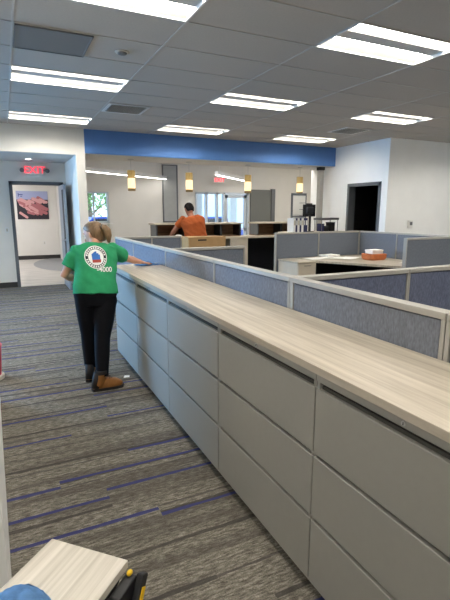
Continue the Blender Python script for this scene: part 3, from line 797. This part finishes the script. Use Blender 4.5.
m = MB(); m.box(5.740, 5.760, 8.49, 8.54, 1.1505, 1.96).box(6.100, 6.120, 8.49, 8.54, 1.1505, 1.96).box(5.740, 6.120, 8.49, 8.54, 1.935, 1.985).box(5.760, 6.100, 8.49, 8.5, 1.47, 1.485); m.build('frame', M['frame_grey'], t)
for i in range(2):
    for j in range(3):
        MB().box(5.780 + i * .165, 5.920 + i * .165, 8.494, 8.499, 1.51 + j * .14, 1.625 + j * .14).build('pinned_paper', M['paper'], t)
m = MB()
for z in (1.495, 1.635, 1.775): m.box(5.940, 6.100, 8.492, 8.4985, z - .004, z + .004)
m.build('clip_strip', M['dark'], t)
t = thing('monitor', 'black monitor on a stand between the paper board and the beige pole', 'monitor', (6.030, 8.3, 1.15))
MB().box(5.880, 6.200, 8.25, 8.285, 1.48, 1.74, .006).build('display_back', M['black'], t)
m = MB(); m.skinrings([[(6.040 + x, 8.245, 1.61 + z) for x, z in rrect(.10, .08, .03)], [(6.040 + x * .8, 8.215, 1.61 + z * .8) for x, z in rrect(.10, .08, .03)]]); m.box(5.970, 6.110, 8.25, 8.285, 1.735, 1.765, .004)
m.build('rear_bulge', M['dark'], t)
MB().box(6.015, 6.065, 8.222, 8.244, 1.16, 1.56).build('stand_neck', M['dark'], t)
MB().box(5.950, 6.130, 8.18, 8.32, 1.1505, 1.162, .003).build('stand_foot', M['dark'], t)
t = thing('desk_organizer', 'dark wire desk tray on legs at the foot of the beige pole', 'desk tray', (6.55, 8.35, 1.15))
m = MB(); m.box(6.34, 6.82, 8.2, 8.5, 1.40, 1.412)
for a_ in ((6.34, 6.35), (6.81, 6.82)): m.box(a_[0], a_[1], 8.2, 8.5, 1.41, 1.45)
m.box(6.34, 6.82, 8.2, 8.21, 1.41, 1.45); m.build('tray', M['vent'], t)
for x in (6.36, 6.80):
    for y in (8.22, 8.48): MB().cyl((x, y, 1.1505), (x, y, 1.40), .008, seg=8).build('leg', M['vent'], t)
for k, (x0, x1, hgt, mm) in enumerate(((6.38, 6.46, .17, 'binder'), (6.49, 6.60, .12, 'dark'), (6.63, 6.76, .2, 'black'))):
    tb = thing('supply_box', ['narrow navy box under the wire tray', 'low dark box under the wire tray', 'tall black box under the wire tray beside the beige pole'][k], 'box', ((x0 + x1) / 2, 8.34, 1.1505))
    MB().box(x0, x1, 8.26, 8.42, 1.1505, 1.1505 + hgt - .03, .003).build('body', M[mm], tb)
    MB().box(x0 - .003, x1 + .003, 8.257, 8.423, 1.1515 + hgt - .03, 1.1505 + hgt, .002).build('lid', M[mm], tb)
t = thing('power_pole', 'beige square power pole with a black collar rising to the blue soffit', 'pole', (6.86, 9.0, 0))
MB().box(6.81, 6.92, 8.94, 9.05, 0, 2.545, .004).build('shaft', M['trim'], t)
MB().box(6.795, 6.935, 8.925, 9.065, 2.545, 2.619, .004).build('collar', M['black'], t)

# ------------------------------------------------------------------ near left: board on a folding stand, cloth, red bin, paper scrap
t = thing('work_stand', 'low folding work stand with a pale wood-grain board top, black legs, yellow clamp', 'work stand', (.02, 1.13, 0), None, R(45))
# local frame: x runs along the board (towards up-right in the room), y across it; origin under the board centre
def L2(x, y, z): return (x, y, z)
MB().box(-.36, .175, -.14, .13, .575, .60, .002).build('board_top', M['board'], t, world=False)
m = MB().box(-.34, .155, -.12, .11, .535, .574); m.build('top_frame', M['dark'], t, world=False)
for sx, sy in ((.14, -.10), (.14, .09), (-.32, -.10), (-.32, .09)):
    m = MB(); m.tube([(sx, sy, .54), (sx + (.05 if sx > 0 else -.03), sy * 1.25, 0.0)], .018, 8); m.build('leg', M['dark'], t, world=False)
m = MB().box(.07, .165, -.175, -.141, .485, .57, .004).build('hinge_bracket', M['dark'], t, world=False)
MB().ball((.158, -.155, .576), .010, 12, (1.1, .8, .8)).build('clamp_knob', M['yellow'], t, world=False, smooth=True)
lev = Vector((.172, -.178, .575)); lev2 = Vector((.095, -.178, .455)); ld = (lev2 - lev)
rotl = Matrix.Rotation(math.atan2(ld.x, -ld.z) * -1, 3, 'Y')
MB().obox((lev + lev2) / 2 + Vector((0, -.012, 0)), (.034, .022, ld.length), rotl, .004).build('release_lever', M['dark'], t, world=False)
MB().obox((lev + lev2) / 2 + Vector((0, -.0245, 0)) - ld * .02, (.018, .003, ld.length * .5), rotl).build('lever_label', M['yellow'], t, world=False)
t = tag(MB().box(-.10, .06, -.05, .05, .0, .02, .002).build('board_offcut', M['board']), 'small pale laminate offcut on the carpet beside the work stand', 'wood offcut')
t.location = (.245, 1.63, .001); t.rotation_euler = (0, 0, R(45))
# blue cloth heaped on the board
m = MB(); n = 22
grid = []
for i in range(n + 1):
    row = []
    for j in range(n + 1):
        u, v = i / n * 2 - 1, j / n * 2 - 1
        r = math.sqrt(u * u + v * v)
        h = max(0.0, .060 * (1 - min(1, r) ** 2.4)) * (1 + .35 * noise.noise(Vector((u * 2.3, v * 2.3, 1.0)))) + .006 * noise.noise(Vector((u * 6, v * 6, 4.0)))
        s = 1.0 / max(1.0, r ** .6)
        row.append(m.bm.verts.new((u * .085 * s, v * .10 * s, max(.001, h))))
    grid.append(row)
for i in range(n):
    for j in range(n): m.bm.faces.new((grid[i][j], grid[i + 1][j], grid[i + 1][j + 1], grid[i][j + 1]))
bmesh.ops.solidify(m.bm, geom=m.bm.faces[:], thickness=-.002)
o = tag(m.build('cloth', M['bluecloth'], smooth=True), 'crumpled blue cloth heaped on the pale work stand board', 'cloth'); o.location = (-.055, 1.085, .601); o.rotation_euler = (0, 0, .4)
t = thing('bucket', 'red plastic bucket with a pale base standing past the white wall end', 'bucket', (-.25, 4.73, 0))
MB().lathe([(.001, .04), (.105, .04), (.125, .32), (.132, .325), (.132, .335), (.12, .335), (.10, .05)], (-.25, 4.73, 0)).build('body', M['red'], t, smooth=False)
MB().lathe([(.001, 0.001), (.13, .001), (.13, .035), (.10, .04)], (-.25, 4.73, 0)).build('base', M['cream_lam'], t, smooth=False)
o = tag(MB().prism([(-.03, -.02), (.025, -.025), (.035, .012), (-.01, .028)], .001, .006).build('paper_scrap', M['paper']), 'small white paper scrap on the carpet by the tan boot', 'paper scrap'); o.location = (.955, 4.21, 0)

# ------------------------------------------------------------------ outside things
def tree(x, y, s, label, seed):
    random.seed(seed)
    t = thing('tree', label, 'tree', (x, y, -.1), 'trees outside the reception')
    m = MB(); m.tube([(x, y, -.1), (x + .05, y, 1.2 * s), (x - .05, y + .1, 2.4 * s)], [.12 * s, .09 * s, .05 * s], 10)
    for a in range(5): m.tube([(x, y, (1.0 + .25 * a) * s), (x + math.cos(a * 1.3) * .8 * s, y + math.sin(a * 1.3) * .8 * s, (1.7 + .3 * a) * s)], [.04 * s, .015 * s], 6)
    m.build('trunk', M['bark'], t)
    m = MB()
    for k in range(900):
        v = Vector((random.gauss(0, .55), random.gauss(0, .55), random.gauss(0, .5))) * s
        c = Vector((x, y, 2.1 * s)) + v
        q = Matrix.Rotation(random.uniform(0, 6.28), 3, 'Z') @ Matrix.Rotation(random.uniform(-1, 1), 3, 'X')
        l = .10 * s
        m.quad(c + q @ Vector((-l * .5, 0, 0)), c + q @ Vector((0, -l, 0)), c + q @ Vector((l * .5, 0, 0)), c + q @ Vector((0, l, 0)))
    m.build('foliage', M['leafg'], t)
tree(4.1, 25.0, 1.3, 'pale green leafy tree outside the small window', 5)
tree(6.6, 30.0, 1.5, 'second leafy tree further outside the small window', 9)
def car(x, y, rz, label, paint):
    t = thing('car', label, 'car', (x, y, -.1), 'cars parked outside', rz)
    side = [(-2.1, .35), (-2.15, .75), (-1.5, .92), (-.9, 1.42), (.7, 1.45), (1.45, .95), (2.1, .8), (2.15, .35)]
    m = MB(); m.skinrings([[(u, s * .82, v) for u, v in side] for s in (-1, 1)]); m.build('body', M[paint], t, world=False)
    m = MB()
    for s in (-1, 1): m.skinrings([[(u, s * .822, v) for u, v in ((-1.3, .95), (-.82, 1.35), (.62, 1.38), (1.2, .98))], [(u, s * .83, v) for u, v in ((-1.3, .95), (-.82, 1.35), (.62, 1.38), (1.2, .98))]])
    m.build('side_glass', M['dark'], t, world=False)
    for u in (-1.35, 1.35):
        for s in (-.72, .72): MB().cyl((u, s - .1, .32), (u, s + .1, .32), .32, seg=20).build('wheel', M['dark'], t, world=False)
car(4.3, 21.5, R(8), 'blue car parked outside the small window', 'carblue')
car(8.3, 19.5, R(5), 'blue car parked outside the glass storefront', 'carblue')
t = thing('building', 'pale blue-white building across the parking lot outside the storefront', 'building', (18, 32, -.1))
MB().box(9, 28, 32, 38, -.1, 7).build('wall', M['facade'], t)
for k in range(7):
    MB().box(10 + k * 2.4, 11.5 + k * 2.4, 31.96, 32.02, .9, 3.0).build('window', M['facade'] if k % 3 == 0 else M['alu'], t)
MB().box(8.8, 28.2, 31.6, 38.2, 7, 7.4).build('roof', M['concrete'], t)
for k, x in enumerate((6.6, 8.05, 9.3)):
    t = thing('porch_column', ['white porch column seen through the left storefront pane', 'white porch column seen in the middle of the storefront', 'white porch column seen through the glass door'][k], 'column', (x, 16.0, -.1), 'porch columns')
    MB().box(x - .13, x + .13, 15.87, 16.13, .1, 3.6, .01).build('shaft', M['white'], t)
    MB().box(x - .2, x + .2, 15.8, 16.2, -.1, .1).build('base', M['concrete'], t)

# ------------------------------------------------------------------ people
def frame_from(d):
    d = Vector(d).normalized(); side = d.cross(Vector((0, 0, 1))).normalized(); up = side.cross(d).normalized()
    return side, d, up            # right of the face, forward, up
def hand(m, wrist, tip_dir, palm_n, s=1.0, curl=.35, thumb_side=1):
    """palm and five bent fingers; palm_n points out of the palm, thumb_side along +/- the across axis"""
    f = Vector(tip_dir).normalized(); n = Vector(palm_n); n = (n - f * n.dot(f)).normalized(); a = f.cross(n).normalized() * thumb_side
    w = Vector(wrist)
    secs = []
    for u, hw, ht in ((-.01, .024, .020), (.02, .032, .016), (.055, .041, .014), (.085, .040, .012), (.095, .034, .009)):
        secs.append((w + f * u * s, a * hw * s, n * ht * s))
    m.ellrings(secs, 16)
    for off, L, r in ((.031, .070, .0085), (.011, .078, .009), (-.010, .073, .0085), (-.030, .058, .0078)):
        p = w + f * .086 * s + a * off * s; d = f.copy(); pts = [p - f * .02 * s]
        ang = 0
        for seg, fr in enumerate((.42, .32, .26)):
            pts.append(p.copy())
            d2 = (f * math.cos(ang) + n * math.sin(ang)); p = p + d2 * L * fr * s; ang += curl
        pts.append(p)
        m.tube(pts, [r * s, r * s, r * s * .98, r * s * .9, r * s * .78], 8, round_caps=True)
    p = w + f * .025 * s + a * .026 * s; d = (f * .62 + a * .72 + n * .25).normalized()
    m.tube([p - d * .015 * s, p + d * .022 * s, p + d * .044 * s + f * .008 * s, p + d * .055 * s + f * .026 * s], [.013 * s, .0115 * s, .010 * s, .008 * s], 8, round_caps=True)
def head(m, c, fdir, s=1.0):
    sd, f, u = frame_from(fdir); c = Vector(c)
    def P(x, y, z): return c + (sd * x + f * y + u * z) * s
    secs = []
    for z, hw, fr, bk in ((-.118, .022, .072, -.01), (-.105, .040, .088, -.035), (-.08, .052, .092, -.06), (-.05, .062, .092, -.082), (-.02, .069, .094, -.094), (.02, .075, .096, -.10), (.06, .074, .092, -.098), (.09, .064, .076, -.084), (.11, .046, .05, -.06), (.120, .02, .02, -.03)):
        secs.append((P(0, (fr + bk) / 2, z), sd * hw * s, f * (fr - bk) / 2 * s))
    m.ellrings(secs, 22)
    m.tube([P(0, .088, .018), P(0, .106, -.012), P(0, .112, -.028)], [.008 * s, .012 * s, .014 * s], 8, round_caps=True)      # nose
    m.tube([P(-.018, .092, -.062), P(0, .098, -.060), P(.018, .092, -.062)], [.006 * s, .008 * s, .006 * s], 8, round_caps=True)  # mouth
    m.tube([P(-.045, .084, .036), P(0, .092, .034), P(.045, .084, .036)], [.007 * s, .008 * s, .007 * s], 8, round_caps=True)      # brow
    for k in (-1, 1):
        m.tube([P(k * .076, -.004, -.03), P(k * .083, -.012, -.005), P(k * .080, -.010, .022)], [.009 * s, .013 * s, .012 * s], 8, flat=.7, round_caps=True)  # ears
    return P
def person(name, label, J, D, skin, shirt, pants, hair_fn, group=None):
    base = Vector((J['pelvis'][0], J['pelvis'][1], 0))
    body = MB()
    V = {k: Vector(v) for k, v in J.items() if isinstance(v, tuple)}
    right = (V['hipR'] - V['hipL']); right.normalize()
    rsh = (V['shR'] - V['shL']).normalized()
    def torso(mb, inf=0.0, lo=0, neck=True, cut=None):
        secs = []
        sp = [(V['pelvis'] - Vector((0, 0, .09)), .72, .80, 0), (V['pelvis'], 1.0, 1.0, 0), (V['pelvis'].lerp(V['waist'], .55), .96, .93, .2), (V['waist'], D['waist'], .86, .4), (V['waist'].lerp(V['chest'], .5), .93, .92, .6), (V['chest'], 1.0, 1.0, .8), (V['chest'].lerp(V['neck'], .55), .96, .80, 1), (V['chest'].lerp(V['neck'], .85), .60, .52, 1)]
        for i, (c, wv, dv, t) in enumerate(sp):
            prev = sp[max(0, i - 1)][0]; nxt = sp[min(len(sp) - 1, i + 1)][0]
            ax = (nxt - prev).normalized(); r_ = right.lerp(rsh, t).normalized(); r_ = (r_ - ax * r_.dot(ax)).normalized(); dpt = ax.cross(r_).normalized()
            secs.append((c, r_ * (D['hw'] * wv + inf), dpt * (D['hd'] * dv + inf)))
        if cut: secs = secs[cut[0]:cut[1]]
        mb.ellrings(secs, 28)
        return secs
    torso(body)
    body.tube([V['chest'].lerp(V['neck'], .6), V['neck'], V['neck'].lerp(V['head'], .7)], [D['neck'] * 1.25, D['neck'], D['neck'] * .95], 16, round_caps=True)
    P = head(body, V['head'], J['face'], D['head'])
    A = D['arm']
    for s in 'LR':
        body.tube([V['sh' + s].lerp(V['chest'], .35), V['sh' + s], V['sh' + s].lerp(V['el' + s], .5), V['el' + s], V['el' + s].lerp(V['wr' + s], .35), V['wr' + s]], [A * 1.15, A * 1.12, A, A * .80, A * .82, A * .50], 14, round_caps=True)
        hand(body, V['wr' + s], J['hd' + s + 'dir'], J['hd' + s + 'n'], D['hand'], J.get('curl' + s, .35), J.get('th' + s, 1))
        G = D['leg']
        body.tube([V['hip' + s], V['hip' + s].lerp(V['kn' + s], .5), V['kn' + s], V['kn' + s].lerp(V['an' + s], .35), V['an' + s]], [G * 1.05, G * .88, G * .64, G * .62, G * .40], 16, round_caps=True)
        fd = Vector(J['ft' + s]).normalized(); an = V['an' + s]
        body.tube([an - fd * .03 + Vector((0, 0, -an.z + .04)), an + fd * .06 + Vector((0, 0, -an.z + .045)), an + fd * .13 + Vector((0, 0, -an.z + .032))], [.034, .036, .026], 10, round_caps=True)
        body.tube([an, an + Vector((0, 0, -an.z + .05))], [.036, .036], 10, round_caps=True)
    b = remeshed(body, name, M[skin], None, .007, 4)
    tag(b, label, 'person', group)
    # clothing: the same limbs a little fuller
    sh = MB()
    torso(sh, .016, cut=(D.get('hem', 1), 8))
    hem = V['pelvis'].lerp(V['waist'], -.05)
    for s in 'LR':
        e = V['sh' + s].lerp(V['el' + s], D.get('sleeve', .62))
        sh.tube([V['sh' + s].lerp(V['chest'], .45), V['sh' + s], e], [A * 1.30, A * 1.36 * D.get('loose', 1), A * 1.45 * D.get('loose', 1)], 16)
        sh.ball(V['sh' + s], A * 1.33, 14)
    so_ = remeshed(sh, 'tshirt', M[shirt], b, .009, 4)
    off = base
    for v in so_.data.vertices:                    # soft folds of the cloth, running across the back and to the hem
        c = v.co
        f1 = noise.noise(Vector((c.x * 5 + 3, c.y * 5, c.z * 13 + c.x * 9)))
        f2 = noise.noise(Vector((c.x * 14, c.y * 9, c.z * 22 + c.x * 12 + 7)))
        v.co = c + v.normal * (.011 * f1 + .005 * f2)
    pt = MB()
    torso(pt, .008, cut=(0, 4))
    for s in 'LR':
        G = D['leg']
        pt.tube([V['hip' + s] + Vector((0, 0, .02)), V['hip' + s].lerp(V['kn' + s], .5), V['kn' + s], V['kn' + s].lerp(V['an' + s], .35), V['kn' + s].lerp(V['an' + s], .93)], [G * 1.05 + .012, G * .90 + .012, G * .66 + .012, G * .64 + .012, G * .46 + .014], 18)
        pt.ball(V['hip' + s] + Vector((0, 0, .0)), G * 1.05 + .012, 14)
    remeshed(pt, 'trousers', M[pants], b, .009, 3)
    # boots
    for s in 'LR':
        fd = Vector(J['ft' + s]).normalized(); sd = fd.cross(Vector((0, 0, 1))); an = V['an' + s]; a0 = Vector((an.x, an.y, 0))
        def foot(k, z): return [a0 + fd * (u * k) + sd * (v * k) + Vector((0, 0, z)) for u, v in ((-.085, -.030), (-.095, 0), (-.085, .030), (-.02, .038), (.06, .042), (.12, .046), (.165, .036), (.185, 0), (.165, -.036), (.12, -.046), (.06, -.042), (-.02, -.038))]
        bt = MB()
        bt.skinrings([foot(1.0, .022), foot(1.02, .05)] )
        bt.skinrings([foot(.98, .03), [p for p in foot(.97, .062)], [p - fd * .01 for p in foot(.80, .088)], [p - fd * .025 for p in foot(.55, .105)]])
        bt.tube([a0 - fd * .035 + Vector((0, 0, .05)), a0 - fd * .02 + Vector((0, 0, .11)), a0 - fd * .01 + Vector((0, 0, D.get('bootz', .17)))], [.050, .050, .052], 16)
        bo = remeshed(bt, 'boot', M[D.get('bootmat', 'boot')], b, .006, 4)
        m_ = MB(); m_.skinrings([foot(1.06, .001), foot(1.08, .014), foot(1.05, .026)]); m_.build('sole', M['sole'], bo)
        m_ = MB(); m_.tube([a0 - fd * .008 + Vector((0, 0, D.get('bootz', .17) - .015)), a0 - fd * .008 + Vector((0, 0, D.get('bootz', .17) + .018))], [.057, .056], 16); m_.build('collar', M['sole'], bo, smooth=False)
        m_ = MB(); m_.tube([a0 - fd * .062 + Vector((0, 0, .028)), a0 - fd * .052 + Vector((0, 0, .09)), a0 - fd * .032 + Vector((0, 0, D.get('bootz', .17) - .01))], [.042, .041, .043], 16); m_.build('heel_counter', M['sole'], bo, smooth=True)
        m_ = MB()
        for q in range(4):
            cz = .094 + q * .018; cf = .075 - q * .014
            m_.tube([a0 + fd * cf + sd * .03 + Vector((0, 0, cz - .004)), a0 + fd * (cf + .012) + Vector((0, 0, cz + .010)), a0 + fd * cf - sd * .03 + Vector((0, 0, cz - .004))], .004, 6)
        m_.build('laces', M['lace'], bo)
    # eyes and lips
    m_ = MB()
    for k in (-1, 1): m_.ball(P(k * .031, .083, .012), .0125 * D['head'], 10)
    m_.build('eye', M['eye'], b, smooth=True)
    m_ = MB()
    for k in (-1, 1): m_.ball(P(k * .031, .0925, .012), .0055 * D['head'], 8)
    m_.build('iris', M['iris'], b, smooth=True)
    m_ = MB(); m_.tube([P(-.020, .095, -.062), P(0, .103, -.060), P(.020, .095, -.062)], [.004, .006, .004], 8, round_caps=True); m_.build('lips', M['lip'], b, smooth=True)
    hair_fn(b, P)
    return b, so_

def cap_hair(mb, P, s, z_low, grow=1.0, front=.05):
    # hair over the crown and back of the head
    pts = []
    for z, hw, fr, bk in ((z_low, .064, .0, -.095), (-.03, .076, .012, -.108), (.01, .083, .03, -.116), (.05, .084, .075, -.116), (.085, .075, .094, -.102), (.112, .056, .066, -.076), (.130, .026, .03, -.04)):
        ring = []
        for k in range(22):
            a = 2 * math.pi * k / 22
            ring.append(P(hw * grow * math.cos(a), (fr + bk) / 2 + (fr - bk) / 2 * grow * math.sin(a), z))
        pts.append(ring)
    mb.skinrings(pts)
def woman_hair(b, P):
    mb = MB(); cap_hair(mb, P, 1, -.075)
    remeshed(mb, 'hair', M['hair'], b, .007, 3)
    mb = MB(); mb.tube([P(.0, -.10, .035), P(.0, -.135, .03), P(.0, -.150, .0), P(.0, -.150, -.05), P(.0, -.140, -.10)], [.030, .036, .040, .034, .016], 14, round_caps=True)
    mb.ball(P(.0, -.12, .035), .036, 12)
    remeshed(mb, 'ponytail', M['hair'], b, .006, 2)
    MB().tube([P(.03 * math.cos(a) + .0, -.122, .037 + .03 * math.sin(a)) for a in [2 * math.pi * k / 12 for k in range(13)]], .007, 8).build('hair_tie', M['dark'], b)
def man_hair(b, P):
    mb = MB(); cap_hair(mb, P, 1, -.06, 1.0)
    remeshed(mb, 'hair', M['hair_dark'], b, .007, 2)

JW = dict(pelvis=(.692, 4.13, .86), waist=(.71, 4.19, 1.00), chest=(.745, 4.31, 1.185), neck=(.755, 4.375, 1.300), head=(.765, 4.45, 1.375), face=(-.66, .70, -.28),
          shL=(.585, 4.34, 1.235), elL=(.455, 4.33, 1.02), wrL=(.60, 4.52, .945), hdLdir=(.9, .55, .12), hdLn=(.3, -.8, -.2), thL=1,
          shR=(.905, 4.37, 1.235), elR=(1.10, 4.56, 1.125), wrR=(1.285, 4.715, 1.062), hdRdir=(.80, .55, -.16), hdRn=(0, 0, -1), thR=-1, curlR=.12,
          hipL=(.607, 4.15, .85), knL=(.625, 4.24, .47), anL=(.635, 4.30, .10), ftL=(.35, .9, 0),
          hipR=(.777, 4.12, .795), knR=(.718, 4.06, .46), anR=(.685, 3.985, .10), ftR=(.93, .03, 0))
DW = dict(hw=.186, hd=.13, waist=.90, neck=.050, head=1.0, arm=.046, leg=.088, hand=.95, hem=1, sleeve=.68, loose=1.12)
woman, wshirt = person('person', 'person in a green T-shirt and black trousers wiping the wood top with a blue cloth', JW, DW, 'skin', 'green', 'trousers', woman_hair)

# print on the back of the green T-shirt, laid on its cloth
dg = bpy.context.evaluated_depsgraph_get()
bvh = BVHTree.FromPolygons([v.co.copy() for v in wshirt.data.vertices], [tuple(p.vertices) for p in wshirt.data.polygons])
def on_shirt(x, z, lift):
    # walk along +Y until the cloth of the back is met
    hit, n_, i_, d_ = bvh.ray_cast(Vector((x, 3.2, z)), Vector((0, 1, 0)))
    if hit is None: return Vector((x, 4.2, z))
    return hit + Vector((0, -lift, 0))
def decal(polys, name, mm, lift, ox, oz, tilt=0.0):
    m_ = MB(); ca, sa = math.cos(tilt), math.sin(tilt)
    for poly in polys:
        m_.bm.faces.new([m_.bm.verts.new((x * ca - z * sa + ox, 0, x * sa + z * ca + oz)) for x, z in poly])
    bmesh.ops.triangulate(m_.bm, faces=m_.bm.faces[:])
    for _ in range(4):
        es = [e for e in m_.bm.edges if e.calc_length() > .014]
        if not es: break
        bmesh.ops.subdivide_edges(m_.bm, edges=es, cuts=1); bmesh.ops.triangulate(m_.bm, faces=m_.bm.faces[:])
    for v in m_.bm.verts: v.co = on_shirt(v.co.x, v.co.z, lift)
    m_.build(name, M[mm], wshirt)
def disc(r, n=40, a0=0, a1=2 * math.pi): return [(r * math.cos(a0 + (a1 - a0) * k / n), r * math.sin(a0 + (a1 - a0) * k / n)) for k in range(n)]
LX, LZ = .718, 1.193
decal([disc(.098)], 'print_disc', 'logo_white', .003, LX, LZ)
def ringseg(r0, r1, a0, a1, n=4): 
    return [(r0 * math.cos(a0 + (a1 - a0) * k / n), r0 * math.sin(a0 + (a1 - a0) * k / n)) for k in range(n + 1)] + [(r1 * math.cos(a1 + (a0 - a1) * k / n), r1 * math.sin(a1 + (a0 - a1) * k / n)) for k in range(n + 1)]
decal([ringseg(.068, .091, a, a + math.pi / 2, 10) for a in (0, math.pi / 2, math.pi, 3 * math.pi / 2)], 'print_ring', 'logo_black', .0045, LX, LZ)
let = []
for k in range(26):
    a = 2 * math.pi * k / 26
    if k in (0, 13): continue
    let.append(ringseg(.072, .087, a - .075, a + .075, 2))
decal(let, 'print_letters', 'logo_white', .006, LX, LZ)
decal([[(-.036, -.02), (.036, -.02), (.036, .022), (.024, .022), (.024, .034), (.008, .034), (.008, .05), (-.006, .05), (-.006, .034), (-.02, .034), (-.02, .026), (-.036, .026)]], 'print_building', 'logo_blue', .006, LX, LZ)
decal([[(-.036, -.045), (.036, -.045), (.042, -.02), (-.036, -.02)]], 'print_base', 'logo_red', .006, LX, LZ)
def text_decal(s, size, ox, oz, tilt, name, mm):
    me = text_mesh(s, size, 0.0, .018); polys = [[(me.vertices[i].co.x, me.vertices[i].co.y) for i in p.vertices] for p in me.polygons]
    decal(polys, name, mm, .0045, ox, oz, tilt)
text_decal('-4000', .060, .778, 1.084, R(-5), 'print_number', 'logo_white')

# blue cloth under the right hand
m = MB(); nx, ny = 26, 16; g = []
for i in range(nx + 1):
    row = []
    for j in range(ny + 1):
        u, v = i / nx, j / ny
        x = -.13 + .26 * u + .012 * math.sin(v * 7); y = -.09 + .18 * v + .015 * math.sin(u * 6)
        z = .003 + .012 * abs(noise.noise(Vector((u * 4, v * 4, 2.0)))) + (.03 * math.exp(-((u - .62) ** 2 + (v - .85) ** 2) * 30))
        row.append(m.bm.verts.new((x, y, z)))
    g.append(row)
for i in range(nx):
    for j in range(ny): m.bm.faces.new((g[i][j], g[i + 1][j], g[i + 1][j + 1], g[i][j + 1]))
bmesh.ops.solidify(m.bm, geom=m.bm.faces[:], thickness=.0018)
o = tag(m.build('wiping_cloth', M['bluecloth'], smooth=True), 'blue wiping cloth flat on the wood top under a hand', 'cloth'); o.location = (1.375, 4.80, 1.0205); o.rotation_euler = (0, 0, .25)

JM = dict(pelvis=(3.540, 8.66, .98), waist=(3.520, 8.66, 1.12), chest=(3.480, 8.70, 1.34), neck=(3.440, 8.735, 1.52), head=(3.425, 8.78, 1.63), face=(-.12, .85, -.5),
          shL=(3.270, 8.74, 1.43), elL=(3.120, 8.86, 1.20), wrL=(3.100, 9.03, 1.085), hdLdir=(-.15, .9, -.2), hdLn=(0, 0, -1), thL=1, curlL=.2,
          shR=(3.680, 8.74, 1.42), elR=(3.740, 8.88, 1.16), wrR=(3.580, 9.08, 1.09), hdRdir=(-.5, .8, -.05), hdRn=(0, 0, -1), thR=-1, curlR=.3,
          hipL=(3.450, 8.66, .93), knL=(3.440, 8.69, .51), anL=(3.420, 8.62, .10), ftL=(-.1, 1, 0),
          hipR=(3.630, 8.66, .93), knR=(3.640, 8.69, .51), anR=(3.650, 8.62, .10), ftR=(.15, 1, 0))
DM = dict(hw=.24, hd=.14, waist=.92, neck=.062, head=1.06, arm=.055, leg=.094, hand=1.0, hem=1, sleeve=.62, bootmat='dark')
man, mshirt = person('person', 'person in an orange T-shirt leaning on the teller counter', JM, DM, 'skin_man', 'orange', 'denim', man_hair)
o = tag(MB().skinrings([[(x, y, z) for x, y in rrect(.07 * s, .05 * s, .02 * s)] for s, z in ((1, 0), (1.05, .02), (.9, .05), (.5, .07))]).build('rag', M['white'], smooth=True), 'crumpled white rag on the counter beside the orange T-shirt', 'cloth'); o.location = (3.30, 9.10, 1.0405)
